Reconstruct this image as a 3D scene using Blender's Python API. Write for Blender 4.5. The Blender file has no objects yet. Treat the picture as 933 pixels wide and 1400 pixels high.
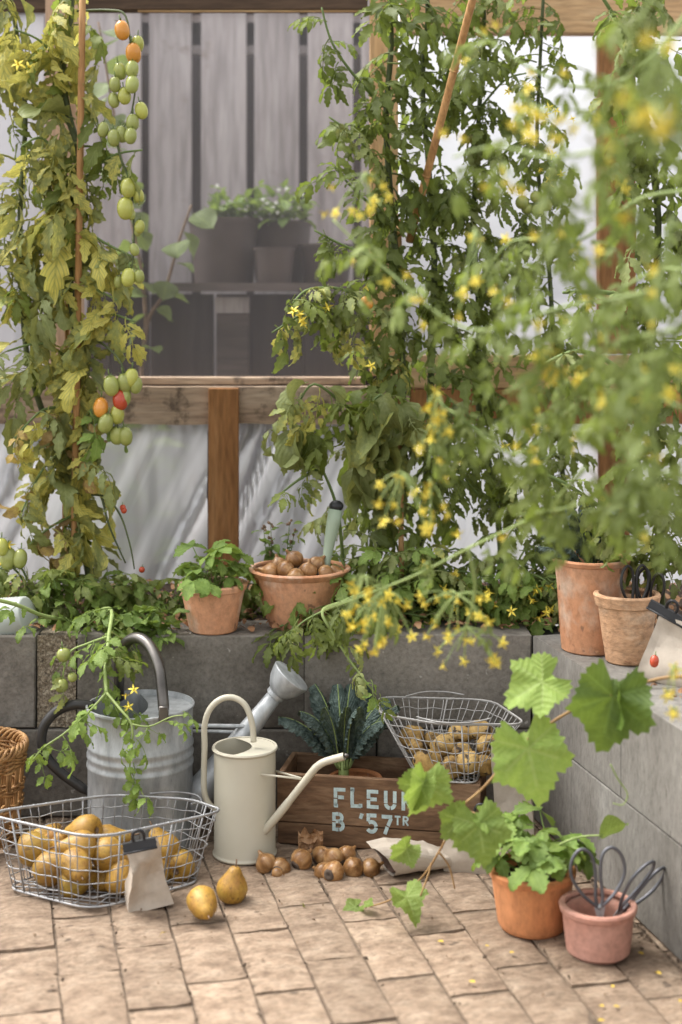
import bpy, bmesh, math, random
from mathutils import Vector, Matrix, Euler, noise
R = math.radians
PI = math.pi
scene = bpy.context.scene
col = scene.collection

# ------------------------------------------------------------------ camera, sky, sun, exposure
CAM_H = 1.13
FPX = 2000.0                      # focal length in photograph pixels (933 x 1400)
cam_d = bpy.data.cameras.new('camera')
cam = bpy.data.objects.new('camera', cam_d); col.objects.link(cam)
cam.location = (0, 0, CAM_H)
cam.rotation_euler = (R(90), 0, 0)
cam_d.sensor_fit = 'VERTICAL'
cam_d.sensor_height = 36.0
cam_d.sensor_width = 24.0
cam_d.lens = FPX / 1400 * 36.0
cam_d.shift_y = -295.0 / 1400.0   # level camera with a shifted lens: verticals stay vertical
cam_d.clip_start = 0.05
cam_d.clip_end = 2000
cam_d.dof.use_dof = True
cam_d.dof.focus_distance = 3.06
cam_d.dof.aperture_fstop = 2.3
scene.camera = cam

SUN_EL, SUN_AZ = R(57), R(296)    # azimuth clockwise from +y
world = bpy.data.worlds.new('World'); scene.world = world
world.use_nodes = True
wn, wl = world.node_tree.nodes, world.node_tree.links
wn.clear()
w_out = wn.new('ShaderNodeOutputWorld'); w_bg = wn.new('ShaderNodeBackground')
w_sky = wn.new('ShaderNodeTexSky'); w_sky.sky_type = 'NISHITA'; w_sky.sun_disc = False
w_sky.sun_elevation = SUN_EL; w_sky.sun_rotation = SUN_AZ
w_sky.air_density = 1.0; w_sky.dust_density = 4.0; w_sky.ozone_density = 1.0
w_hs = wn.new('ShaderNodeHueSaturation'); w_hs.inputs['Saturation'].default_value = 0.08
wl.new(w_sky.outputs[0], w_hs.inputs['Color']); wl.new(w_hs.outputs[0], w_bg.inputs['Color'])
w_bg.inputs['Strength'].default_value = 0.15
wl.new(w_bg.outputs[0], w_out.inputs['Surface'])

sun_d = bpy.data.lights.new('sun', 'SUN'); sun = bpy.data.objects.new('sun', sun_d); col.objects.link(sun)
sun_d.energy = 1.1; sun_d.angle = R(30); sun_d.color = (1.0, 0.95, 0.86)
_sd = Vector((math.sin(SUN_AZ) * math.cos(SUN_EL), math.cos(SUN_AZ) * math.cos(SUN_EL), math.sin(SUN_EL)))
sun.rotation_euler = _sd.to_track_quat('Z', 'Y').to_euler()
scene.view_settings.view_transform = 'Standard'
scene.view_settings.look = 'None'
scene.view_settings.gamma = 1.0
scene.view_settings.exposure = 1.62
try:
    scene.cycles.max_bounces = 8; scene.cycles.transparent_max_bounces = 24
    scene.cycles.caustics_reflective = False; scene.cycles.caustics_refractive = False
    scene.cycles.use_denoising = True
except Exception:
    pass

# ------------------------------------------------------------------ measuring helpers
def P(px, py, y):
    """point at distance y seen at photograph pixel (px, py)"""
    return Vector(((px - 466.5) * y / FPX, y, CAM_H - (py - 405.0) * y / FPX))
def F(px, py, z=0.0):
    """point on the horizontal plane z seen at photograph pixel (px, py)"""
    return P(px, py, FPX * (CAM_H - z) / (py - 405.0))

# ------------------------------------------------------------------ mesh builder
class MB:
    def __init__(s): s.v = []; s.f = []; s.uv = None
    def add(s, vs, fs, M=None):
        o = len(s.v)
        s.v += [tuple(M @ Vector(p)) if M is not None else tuple(p) for p in vs]
        s.f += [tuple(i + o for i in f) for f in fs]
        return s
    def box(s, c, d, M=None, bev=0.0):
        x, y, z = d[0] / 2, d[1] / 2, d[2] / 2
        T = Matrix.Translation(c)
        if M is not None: T = M @ T
        if bev <= 0:
            vs = [(i * x, j * y, k * z) for k in (-1, 1) for j in (-1, 1) for i in (-1, 1)]
            s.add(vs, [(0, 2, 3, 1), (4, 5, 7, 6), (0, 1, 5, 4), (2, 6, 7, 3), (0, 4, 6, 2), (1, 3, 7, 5)], T)
        else:
            bm = bmesh.new(); bmesh.ops.create_cube(bm, size=1.0)
            for v in bm.verts: v.co = Vector((v.co.x * d[0], v.co.y * d[1], v.co.z * d[2]))
            bmesh.ops.bevel(bm, geom=bm.edges[:], offset=min(bev, min(d) * .45), segments=1, affect='EDGES')
            bm.verts.index_update()
            s.add([v.co.copy() for v in bm.verts], [[v.index for v in f.verts] for f in bm.faces], T); bm.free()
        return s
    def tube(s, pts, r, n=6, cap=True, closed=False):
        pts = [Vector(p) for p in pts]; m = len(pts)
        if not hasattr(r, '__len__'): r = [r] * m
        elif len(r) != m: r = [r[0] + (r[-1] - r[0]) * i / (m - 1) for i in range(m)]
        o = len(s.v); up = None
        for i in range(m):
            if closed: t = pts[(i + 1) % m] - pts[i - 1]
            else: t = pts[min(i + 1, m - 1)] - pts[max(i - 1, 0)]
            if t.length < 1e-9: t = Vector((0, 0, 1))
            t.normalize()
            if up is None:
                up = Vector((0, 0, 1)) if abs(t.z) < .9 else Vector((1, 0, 0))
            up = (up - t * up.dot(t))
            if up.length < 1e-6: up = t.orthogonal()
            up.normalize(); q = t.cross(up)
            for k in range(n):
                a = 2 * PI * k / n
                s.v.append(tuple(pts[i] + (up * math.cos(a) + q * math.sin(a)) * r[i]))
        for i in range(m if closed else m - 1):
            a0 = o + i * n; b0 = o + ((i + 1) % m) * n
            for k in range(n):
                k2 = (k + 1) % n
                s.f.append((a0 + k, a0 + k2, b0 + k2, b0 + k))
        if cap and not closed:
            s.f.append(tuple(o + k for k in range(n))[::-1]); s.f.append(tuple(o + (m - 1) * n + k for k in range(n)))
        return s
    def lathe(s, prof, n=28, M=None, wob=0.0, seed=0, cap0=True, cap1=False):
        rows = len(prof); vs = []; fs = []
        for i, (r, z) in enumerate(prof):
            for k in range(n):
                a = 2 * PI * k / n
                rr = r
                if wob: rr = r * (1 + wob * noise.noise(Vector((math.cos(a) * 1.3 + seed, math.sin(a) * 1.3, z * 9 + seed))))
                vs.append((rr * math.cos(a), rr * math.sin(a), z))
        for i in range(rows - 1):
            for k in range(n):
                k2 = (k + 1) % n
                fs.append((i * n + k, i * n + k2, (i + 1) * n + k2, (i + 1) * n + k))
        if cap0: fs.append(tuple(range(n))[::-1])
        if cap1: fs.append(tuple((rows - 1) * n + k for k in range(n)))
        return s.add(vs, fs, M)
    def ball(s, c, rad, n=10, m=7, M=None, wob=0.0, seed=0.0):
        vs = []; fs = []
        rx, ry, rz = rad if hasattr(rad, '__len__') else (rad,) * 3
        for i in range(1, m):
            th = PI * i / m
            for k in range(n):
                a = 2 * PI * k / n
                d = Vector((math.sin(th) * math.cos(a), math.sin(th) * math.sin(a), math.cos(th)))
                q = 1 + (wob * noise.noise(d * 1.4 + Vector((seed, seed * 2, 0))) if wob else 0)
                vs.append((d.x * rx * q, d.y * ry * q, d.z * rz * q))
        vs.append((0, 0, rz)); vs.append((0, 0, -rz)); t, b = len(vs) - 2, len(vs) - 1
        for i in range(m - 2):
            for k in range(n):
                k2 = (k + 1) % n
                fs.append((i * n + k, (i + 1) * n + k, (i + 1) * n + k2, i * n + k2))
        for k in range(n):
            fs.append((t, k, (k + 1) % n)); fs.append((b, (m - 2) * n + (k + 1) % n, (m - 2) * n + k))
        T = Matrix.Translation(c)
        if M is not None: T = M @ T
        return s.add(vs, fs, T)
    def grid(s, fn, nu, nv, M=None):
        vs = [fn(i / nu, j / nv) for j in range(nv + 1) for i in range(nu + 1)]
        fs = [(j * (nu + 1) + i, j * (nu + 1) + i + 1, (j + 1) * (nu + 1) + i + 1, (j + 1) * (nu + 1) + i) for j in range(nv) for i in range(nu)]
        return s.add(vs, fs, M)
    def mesh(s, name, material=None, smooth=True, off=None):
        me = bpy.data.meshes.new(name)
        vs = s.v if off is None else [(x - off[0], y - off[1], z - off[2]) for x, y, z in s.v]
        me.from_pydata(vs, [], s.f)
        if s.uv is not None:
            lay = me.uv_layers.new(name='UVMap')
            d = [0.0] * (2 * len(me.loops))
            vi = [0] * len(me.loops); me.loops.foreach_get('vertex_index', vi)
            for k, v in enumerate(vi): d[2 * k], d[2 * k + 1] = s.uv[v]
            lay.data.foreach_set('uv', d)
        if smooth: me.polygons.foreach_set('use_smooth', [True] * len(me.polygons))
        if material: me.materials.append(material)
        me.update()
        return me
    def build(s, name, material, parent=None, smooth=True, kind=None, angle=40):
        off = Vector((0, 0, 0)); p = parent
        while p is not None: off += p.location; p = p.parent
        me = s.mesh(name, material, smooth, off)
        if smooth and angle:
            try: me.set_sharp_from_angle(angle=R(angle))
            except Exception: pass
        o = bpy.data.objects.new(name, me); col.objects.link(o)
        if parent is not None: o.parent = parent
        if kind: o['kind'] = kind
        return o

def thing(name, label, cat, loc=(0, 0, 0), group=None):
    o = bpy.data.objects.new(name, None); col.objects.link(o)
    o.location = loc; o.empty_display_size = .05
    o['label'] = label; o['category'] = cat
    if group: o['group'] = group
    return o
def tag(o, label, cat, group=None):
    o['label'] = label; o['category'] = cat
    if group: o['group'] = group
    return o
def inst(name, me, parent, M, label=None):
    o = bpy.data.objects.new(name, me); col.objects.link(o)
    if parent is not None: o.parent = parent
    o.matrix_basis = M
    if label: o['label'] = label
    return o
def smooth_path(pts, sub=5):
    pts = [Vector(p) for p in pts]; out = []
    n = len(pts)
    for i in range(n - 1):
        p0, p1, p2, p3 = pts[max(i - 1, 0)], pts[i], pts[i + 1], pts[min(i + 2, n - 1)]
        for k in range(sub):
            t = k / sub
            out.append(.5 * ((2 * p1) + (p2 - p0) * t + (2 * p0 - 5 * p1 + 4 * p2 - p3) * t * t + (3 * p1 - p0 - 3 * p2 + p3) * t ** 3))
    out.append(pts[-1]); return out

# ------------------------------------------------------------------ materials
def nt(name):
    m = bpy.data.materials.new(name); m.use_nodes = True
    return m, m.node_tree.nodes, m.node_tree.links, m.node_tree.nodes['Principled BSDF']
def coords(N, L, stretch=(1, 1, 1)):
    tc = N.new('ShaderNodeTexCoord'); oi = N.new('ShaderNodeObjectInfo')
    mu = N.new('ShaderNodeMath'); mu.operation = 'MULTIPLY'; mu.inputs[1].default_value = 31.7
    L.new(oi.outputs['Random'], mu.inputs[0])
    ad = N.new('ShaderNodeVectorMath'); ad.operation = 'ADD'
    L.new(tc.outputs['Object'], ad.inputs[0]); L.new(mu.outputs[0], ad.inputs[1])
    mp = N.new('ShaderNodeMapping'); mp.inputs['Scale'].default_value = stretch
    L.new(ad.outputs[0], mp.inputs['Vector'])
    return mp.outputs[0], oi.outputs['Random'], tc
def nz(N, L, vec, scale, detail=5, rough=.6, dist=0.0):
    t = N.new('ShaderNodeTexNoise'); t.inputs['Scale'].default_value = scale
    t.inputs['Detail'].default_value = detail; t.inputs['Roughness'].default_value = rough; t.inputs['Distortion'].default_value = dist
    L.new(vec, t.inputs['Vector']); return t.outputs['Fac']
def ramp(N, L, fac, stops):
    r = N.new('ShaderNodeValToRGB'); e = r.color_ramp.elements
    while len(e) < len(stops): e.new(.5)
    for k, (p, c) in enumerate(stops):
        e[k].position = p; e[k].color = (*c, 1) if len(c) == 3 else c
    L.new(fac, r.inputs['Fac']); return r.outputs['Color']
def mixc(N, L, fac, a, b, mode='MIX'):
    x = N.new('ShaderNodeMix'); x.data_type = 'RGBA'; x.blend_type = mode
    for sock, val in ((x.inputs[0], fac), (x.inputs[6], a), (x.inputs[7], b)):
        if hasattr(val, 'is_output') or isinstance(val, bpy.types.NodeSocket): L.new(val, sock)
        else: sock.default_value = val if not hasattr(val, '__len__') else ((*val, 1) if len(val) == 3 else val)
    return x.outputs[2]
def val_jitter(N, L, c, rnd, amt):
    h = N.new('ShaderNodeHueSaturation'); mr = N.new('ShaderNodeMapRange')
    mr.inputs['To Min'].default_value = 1 - amt; mr.inputs['To Max'].default_value = 1 + amt
    L.new(rnd, mr.inputs['Value']); L.new(mr.outputs[0], h.inputs['Value']); L.new(c, h.inputs['Color'])
    return h.outputs[0]
def bump(N, L, B, h, strength, dist=.003):
    b = N.new('ShaderNodeBump'); b.inputs['Strength'].default_value = strength; b.inputs['Distance'].default_value = dist
    L.new(h, b.inputs['Height']); L.new(b.outputs[0], B.inputs['Normal'])
def MAT(name, stops, scale=8, stretch=(1, 1, 1), rough=.7, bmp=.4, bdist=.003, bscale=None, metal=0, spec=.4, jit=.1, spots=None, detail=6, stain=None, grain=None):
    m, N, L, B = nt(name)
    v, rnd, tc = coords(N, L, stretch)
    f = nz(N, L, v, scale, detail)
    c = ramp(N, L, f, stops)
    if stain:   # (colour, scale, threshold, amount)
        s = nz(N, L, v, stain[1], 4, .65)
        k = ramp(N, L, s, [(stain[2], (0, 0, 0)), (min(stain[2] + .14, 1), (stain[3],) * 3)])
        c = mixc(N, L, k, c, stain[0])
    if spots:   # (colour, scale, threshold, amount)
        s = nz(N, L, v, spots[1], 2, .5)
        k = ramp(N, L, s, [(spots[2], (0, 0, 0)), (min(spots[2] + .04, 1), (spots[3],) * 3)])
        c = mixc(N, L, k, c, spots[0])
    if grain:   # (scale, amount): light and dark speckle
        gcol = ramp(N, L, nz(N, L, v, grain[0], 4, .75), [(.34, (1 - grain[1],) * 3), (.5, (1, 1, 1)), (.68, (1 + grain[1] * .8,) * 3)])
        c = mixc(N, L, 1.0, c, gcol, 'MULTIPLY')
    if jit: c = val_jitter(N, L, c, rnd, jit)
    L.new(c, B.inputs['Base Color'])
    B.inputs['Roughness'].default_value = rough; B.inputs['Metallic'].default_value = metal
    B.inputs['Specular IOR Level'].default_value = spec
    if bmp: bump(N, L, B, nz(N, L, v, bscale or scale * 6, 6, .65), bmp, bdist)
    return m
def WOOD(name, dark, mid, light, axis='x', scale=14, rough=.75, grime=None):
    m, N, L, B = nt(name)
    st = {'x': (.12, 1, 1), 'z': (1, 1, .12), 'y': (1, .12, 1)}[axis]
    v, rnd, tc = coords(N, L, st)
    f = nz(N, L, v, scale, 8, .7, .6)
    f2 = nz(N, L, v, scale * 7, 3, .5)
    c = ramp(N, L, f, [(.28, dark), (.5, mid), (.72, light)])
    k = ramp(N, L, f2, [(.35, (.55, .55, .55)), (.6, (1, 1, 1))])
    c = mixc(N, L, .6, c, k, 'MULTIPLY')
    if grime:
        s = nz(N, L, tc.outputs['Object'], grime[1], 5, .7)
        g = ramp(N, L, s, [(grime[2], (0, 0, 0)), (grime[2] + .12, (grime[3],) * 3)])
        c = mixc(N, L, g, c, grime[0])
    c = val_jitter(N, L, c, rnd, .12)
    L.new(c, B.inputs['Base Color']); B.inputs['Roughness'].default_value = rough
    B.inputs['Specular IOR Level'].default_value = .25
    bump(N, L, B, f2, .5, .002)
    return m
def LEAF(name, c_dark, c_light, vein=(.25, .32, .08), yellow=None, ymin=.5, brown=None, rough=.5, trans=.35, veins=8.0, veinamt=.35, bmp=.5, hue=.02):
    m, N, L, B = nt(name)
    v, rnd, tc = coords(N, L)
    base = ramp(N, L, nz(N, L, v, 14, 3), [(.3, c_dark), (.7, c_light)])
    base = val_jitter(N, L, base, rnd, .28)
    sep = N.new('ShaderNodeSeparateXYZ'); L.new(tc.outputs['UV'], sep.inputs[0])
    def mth(op, a, b=None):
        x = N.new('ShaderNodeMath'); x.operation = op
        for i, q in enumerate((a, b)):
            if q is None: continue
            if isinstance(q, (int, float)): x.inputs[i].default_value = q
            else: L.new(q, x.inputs[i])
        return x.outputs[0]
    au = mth('ABSOLUTE', mth('SUBTRACT', sep.outputs['X'], .5))
    side = mth('SINE', mth('MULTIPLY', mth('SUBTRACT', sep.outputs['Y'], mth('MULTIPLY', au, .9)), veins * 2 * PI))
    sidem = mth('GREATER_THAN', side, .93)
    mid = mth('LESS_THAN', au, .035)
    vm = mth('MAXIMUM', mth('MULTIPLY', sidem, .6), mid)
    if yellow:
        yn = nz(N, L, v, 9, 4, .6); yn2 = mth('ADD', yn, mth('MULTIPLY', mth('SUBTRACT', rnd, .5), .35))
        ym = ramp(N, L, yn2, [(ymin, (0, 0, 0)), (min(ymin + .18, 1), (1, 1, 1))])
        keep = mth('SUBTRACT', 1.0, mth('MULTIPLY', mth('GREATER_THAN', side, .55), .55))
        ymf = mth('MULTIPLY', ym, keep)
        base = mixc(N, L, ymf, base, val_jitter(N, L, ramp(N, L, yn, [(.3, yellow), (.7, tuple(min(1, q * 1.15) for q in yellow))]), rnd, .2))
    if brown:
        bn = nz(N, L, v, 60, 2, .5)
        bm_ = ramp(N, L, bn, [(brown[1], (0, 0, 0)), (brown[1] + .07, (.8,) * 3)])
        base = mixc(N, L, bm_, base, brown[0])
    c = mixc(N, L, mth('MULTIPLY', vm, veinamt), base, vein)
    L.new(c, B.inputs['Base Color']); B.inputs['Roughness'].default_value = rough
    B.inputs['Specular IOR Level'].default_value = .35
    hgt = mth('ADD', mth('MULTIPLY', side, .35), nz(N, L, v, 70, 2))
    bump(N, L, B, hgt, bmp, .002)
    tr = N.new('ShaderNodeBsdfTranslucent')
    tcol = mixc(N, L, .5, c, (.30, .40, .05) if not yellow else (.42, .40, .08))
    L.new(tcol, tr.inputs['Color'])
    mx = N.new('ShaderNodeMixShader'); mx.inputs[0].default_value = trans
    L.new(B.outputs[0], mx.inputs[1]); L.new(tr.outputs[0], mx.inputs[2])
    L.new(mx.outputs[0], N['Material Output'].inputs['Surface'])
    return m
def SHEET(name, color, clear, trl=.5, gloss=.12, mott=.0, crease=None, rough=.18):
    """thin plastic film: partly clear, partly milky, a little glossy; creased film is milkier along its folds"""
    m, N, L, B = nt(name)
    v, rnd, tc = coords(N, L)
    d = N.new('ShaderNodeBsdfDiffuse'); d.inputs['Color'].default_value = (*color, 1)
    t = N.new('ShaderNodeBsdfTranslucent'); t.inputs['Color'].default_value = (*color, 1)
    m1 = N.new('ShaderNodeMixShader'); m1.inputs[0].default_value = trl
    L.new(d.outputs[0], m1.inputs[1]); L.new(t.outputs[0], m1.inputs[2])
    tp = N.new('ShaderNodeBsdfTransparent')
    m2 = N.new('ShaderNodeMixShader'); m2.inputs[0].default_value = clear
    if mott:
        vec = tc.outputs['Object']
        if crease:
            mp = N.new('ShaderNodeMapping'); mp.vector_type = 'TEXTURE'; mp.inputs['Rotation'].default_value = (0, R(crease[0]), 0); mp.inputs['Scale'].default_value = (1 / crease[1], 1, 1 / crease[2])
            L.new(vec, mp.inputs['Vector']); vec = mp.outputs[0]
        f = nz(N, L, vec, 4, 5 if not crease else 2.5, .62 if not crease else .5)
        mr = N.new('ShaderNodeMapRange'); mr.inputs['From Min'].default_value = .34 if not crease else .42; mr.inputs['From Max'].default_value = .66 if not crease else .57
        mr.inputs['To Min'].default_value = clear - mott; mr.inputs['To Max'].default_value = clear + mott
        L.new(f, mr.inputs['Value']); L.new(mr.outputs[0], m2.inputs[0])
    L.new(m1.outputs[0], m2.inputs[1]); L.new(tp.outputs[0], m2.inputs[2])
    g = N.new('ShaderNodeBsdfGlossy'); g.inputs['Roughness'].default_value = rough
    m3 = N.new('ShaderNodeMixShader'); m3.inputs[0].default_value = gloss
    L.new(m2.outputs[0], m3.inputs[1]); L.new(g.outputs[0], m3.inputs[2])
    L.new(m3.outputs[0], N['Material Output'].inputs['Surface'])
    return m

m_brick = MAT('brick_pale', [(.25, (.130, .086, .058)), (.48, (.242, .172, .119)), (.75, (.345, .262, .19))], 26, (.8, 1.25, 1), .9, .9, .004, 70, jit=.15,
              stain=((.10, .062, .04), 17, .565, .65), spots=((.055, .036, .025), 24, .69, .7), detail=9, grain=(90, 0.32))
m_sand = MAT('joint_sand', [(.3, (.085, .06, .042)), (.7, (.19, .14, .10))], 60, rough=.95, bmp=.8, jit=0)
m_block = MAT('concrete_block', [(.25, (.12, .107, .09)), (.5, (.178, .16, .137)), (.8, (.245, .224, .195))], 9, rough=.92, bmp=.9, bdist=.003, bscale=90, jit=.10, detail=8,
              stain=((.25, .232, .205), 4.5, .56, .6), spots=((.36, .34, .31), 48, .70, .8), grain=(85, 0.26))
m_blockr = MAT('concrete_block_pale', [(.25, (.125, .114, .10)), (.5, (.178, .164, .146)), (.8, (.24, .226, .204))], 8, (1, 1, .5), rough=.92, bmp=.8, bdist=.003, bscale=90, jit=.06, detail=8,
              stain=((.30, .287, .265), 3.5, .57, .6), spots=((.09, .08, .07), 45, .70, .7), grain=(85, 0.22))
m_rough = MAT('rough_concrete', [(.3, (.09, .07, .05)), (.5, (.24, .195, .14)), (.72, (.40, .35, .27))], 150, rough=.95, bmp=1, bdist=.004, bscale=150, jit=0, grain=(220, 0.6))
m_mortar = MAT('dark_joint', [(.3, (.02, .02, .018)), (.7, (.05, .047, .04))], 30, rough=.95, jit=0)
m_soil = MAT('soil', [(.25, (.035, .022, .014)), (.5, (.08, .052, .033)), (.8, (.16, .11, .07))], 45, rough=.95, bmp=1, bdist=.01, jit=0)
m_bark = MAT('dry_litter', [(.25, (.13, .06, .03)), (.5, (.34, .18, .09)), (.8, (.52, .33, .19))], 30, rough=.9, jit=.3)
m_grass = MAT('ground_gravel', [(.3, (.13, .125, .12)), (.7, (.19, .185, .175))], 5, rough=.9, jit=0)
m_terra = MAT('terracotta', [(.25, (.42, .185, .095)), (.5, (.53, .26, .14)), (.8, (.60, .34, .21))], 7, (1, 1, .7), .85, .35, .002, 70, jit=.08,
              stain=((.60, .47, .37), 11, .53, .7), spots=((.16, .09, .06), 42, .68, .7), detail=10, grain=(60, 0.22))
m_terra_o = MAT('terracotta_orange', [(.25, (.44, .155, .055)), (.5, (.54, .215, .085)), (.8, (.60, .275, .125))], 7, (1, 1, .4), .8, .3, .0015, 80, jit=0, stain=((.36, .14, .06), 11, .55, .5), spots=((.50, .33, .22), 24, .68, .6), detail=10, grain=(60, 0.22))
m_terra_p = MAT('terracotta_pink', [(.25, (.40, .185, .135)), (.5, (.48, .245, .185)), (.8, (.54, .31, .25))], 6, rough=.85, bmp=.3, bdist=.0015, bscale=80, jit=0, stain=((.58, .42, .35), 8, .58, .6), grain=(60, 0.2))
m_terra_t = MAT('terracotta_tan', [(.25, (.40, .22, .12)), (.5, (.52, .31, .18)), (.8, (.60, .40, .26))], 9, (1, 1, 1.6), .92, .9, .005, 38, jit=0, stain=((.60, .47, .35), 9, .55, .5), grain=(50, 0.3))
m_galv = MAT('galvanised_metal', [(.25, (.25, .265, .275)), (.5, (.39, .405, .415)), (.75, (.52, .53, .54))], 22, (1, 1, .35), .48, .1, .001, 40, metal=.4, spec=.5, jit=.03, stain=((.18, .185, .19), 7, .55, .6), detail=10, grain=(45, 0.22))
m_iron = MAT('dark_iron', [(.3, (.022, .021, .02)), (.7, (.05, .047, .045))], 20, rough=.42, bmp=.1, metal=.3, jit=.05)
m_pewter = MAT('worn_pewter', [(.3, (.085, .078, .072)), (.6, (.15, .138, .127)), (.8, (.22, .20, .185))], 14, rough=.36, bmp=.08, metal=.85, jit=.0)
m_cream = MAT('cream_enamel', [(.3, (.47, .435, .34)), (.7, (.53, .495, .40))], 5, rough=.38, bmp=.02, jit=.02, spec=.5, stain=((.60, .53, .40), 6, .68, .25))
m_black = MAT('black_plastic', [(.3, (.012, .012, .014)), (.7, (.025, .025, .028))], 20, rough=.4, bmp=.05, jit=.05)
m_wire = MAT('zinc_wire', [(.3, (.26, .26, .265)), (.6, (.36, .36, .365)), (.8, (.46, .46, .465))], 40, rough=.5, bmp=.3, bdist=.0005, metal=.55, jit=.04)
m_wire2 = MAT('white_wire', [(.3, (.28, .27, .26)), (.6, (.38, .37, .36)), (.8, (.48, .47, .46))], 40, rough=.55, bmp=.3, bdist=.0005, metal=.25, jit=.04)
m_crate = WOOD('crate_wood', (.070, .038, .022), (.185, .105, .058), (.33, .21, .125), 'x', 20)
m_crate_y = WOOD('crate_wood_end', (.070, .038, .022), (.185, .105, .058), (.33, .21, .125), 'y', 20)
m_paint = MAT('pale_blue_paint', [(.3, (.40, .50, .50)), (.6, (.50, .62, .62)), (.8, (.56, .68, .68))], 20, rough=.7, jit=0, stain=((.12, .08, .05), 60, .64, .8), grain=(90, 0.2))
m_paper = MAT('cream_paper', [(.3, (.40, .335, .27)), (.6, (.47, .405, .335)), (.8, (.53, .47, .40))], 6, rough=.85, bmp=.15, bscale=60, jit=.06, grain=(50, 0.08))
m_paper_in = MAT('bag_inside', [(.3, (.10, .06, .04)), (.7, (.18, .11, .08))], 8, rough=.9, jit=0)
m_pear = MAT('pear_skin', [(.25, (.23, .118, .020)), (.5, (.35, .195, .032)), (.75, (.37, .26, .05))], 12, (1, 1, .6), .5, .25, .001, 160, jit=.12,
             stain=((.28, .125, .035), 16, .53, .7), spots=((.15, .08, .025), 120, .62, .7), grain=(110, 0.25))
m_potato = MAT('potato_skin', [(.25, (.20, .115, .036)), (.5, (.34, .215, .070)), (.8, (.43, .30, .115))], 14, rough=.75, bmp=.4, bdist=.002, bscale=80, jit=.1,
               stain=((.075, .038, .016), 24, .54, .92), spots=((.03, .018, .01), 48, .60, .95), grain=(90, 0.35))
m_bulb = MAT('bulb_skin', [(.25, (.10, .042, .015)), (.5, (.26, .13, .048)), (.75, (.46, .28, .13))], 26, (2.6, 2.6, .18), .30, .3, .0015, 60, jit=.22, stain=((.48, .34, .21), 24, .60, .6))
m_skin = MAT('onion_skin', [(.3, (.22, .11, .05)), (.7, (.42, .25, .13))], 22, rough=.5, jit=.1)
m_rootp = MAT('root_plate_skin', [(.3, (.05, .035, .028)), (.7, (.13, .095, .07))], 60, rough=.9, jit=.1)
m_twig = MAT('dry_twig', [(.3, (.13, .08, .05)), (.7, (.25, .17, .11))], 40, rough=.9, jit=.15)
m_bamboo = WOOD('bamboo_cane', (.30, .15, .06), (.44, .24, .10), (.54, .33, .16), 'z', 20)
m_beam = WOOD('weathered_beam', (.26, .17, .115), (.42, .31, .225), (.52, .42, .325), 'x', 16, .9, ((.085, .062, .048), 16, .53, .8))
m_post = WOOD('brown_post', (.20, .085, .030), (.31, .145, .055), (.42, .22, .095), 'z', 22)
m_pine = WOOD('fresh_pine', (.44, .24, .11), (.56, .35, .18), (.66, .46, .27), 'z', 16)
m_pine_x = WOOD('fresh_pine_beam', (.44, .25, .12), (.57, .37, .20), (.67, .48, .30), 'x', 16)
m_pinkpine = WOOD('pink_pine', (.42, .26, .17), (.55, .37, .26), (.64, .47, .35), 'z', 14)
m_darkbeam = WOOD('dark_beam', (.05, .03, .02), (.10, .062, .04), (.16, .10, .065), 'x', 16)
m_fence = WOOD('silver_fence_wood', (.27, .235, .235), (.40, .36, .36), (.49, .45, .45), 'z', 7, .9, ((.22, .175, .155), 5, .60, .7))
m_shelf = WOOD('dark_shelf_wood', (.06, .047, .042), (.10, .08, .072), (.15, .12, .11), 'x', 8)
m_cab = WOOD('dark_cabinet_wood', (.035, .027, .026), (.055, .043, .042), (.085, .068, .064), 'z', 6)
m_brownpot = MAT('brown_plastic', [(.3, (.050, .034, .029)), (.7, (.072, .051, .044))], 8, rough=.6, bmp=.05, jit=.12)
m_clear = SHEET('clear_film', (.80, .74, .76), .925, .45, .02)
m_milky = SHEET('milky_film', (.58, .575, .62), .30, .70, .05, .05)
m_pleat = SHEET('pleated_film', (.80, .80, .83), .25, .68, .12, .23, (24, 3.4, .18), .12)
m_ribbed = MAT('white_ribbed_plastic', [(.3, (.36, .39, .36)), (.7, (.46, .49, .455))], 6, rough=.5, bmp=.05, jit=0)
m_sage = MAT('sage_enamel', [(.3, (.29, .36, .26)), (.7, (.34, .41, .31))], 6, rough=.4, bmp=.03, jit=0)
m_wicker = MAT('wicker', [(.3, (.16, .075, .025)), (.5, (.33, .175, .065)), (.8, (.46, .28, .12))], 30, rough=.6, bmp=.3, jit=.2)
m_steel = MAT('scissor_steel', [(.3, (.10, .10, .11)), (.7, (.17, .17, .19))], 20, rough=.4, bmp=.05, metal=.6, jit=.1)

YL = (.56, .50, .12)
l_tom = LEAF('tomato_leaf', (.125, .158, .032), (.20, .238, .054), (.26, .30, .10), trans=.42)
l_tomd = LEAF('tomato_leaf_dark', (.10, .130, .028), (.155, .19, .046), (.20, .24, .08), trans=.40)
l_tomy = LEAF('tomato_leaf_yellowing', (.23, .26, .085), (.33, .35, .12), (.16, .21, .06), yellow=YL, ymin=.36, brown=((.30, .21, .08), .72), trans=.42)
l_tomg = LEAF('tomato_leaf_greyish', (.19, .225, .075), (.285, .32, .115), (.29, .33, .14), yellow=(.40, .38, .09), ymin=.62, trans=.28)
l_dry = LEAF('dry_leaf', (.24, .15, .06), (.40, .28, .11), (.40, .30, .13), yellow=(.46, .34, .08), ymin=.55, brown=((.16, .08, .03), .6), trans=.25)
l_lime = LEAF('fresh_lime_leaf', (.15, .235, .045), (.24, .33, .075), (.34, .42, .15), trans=.38)
l_blur = LEAF('near_tomato_leaf', (.155, .20, .048), (.24, .285, .085), (.18, .26, .07), trans=.34)
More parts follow.
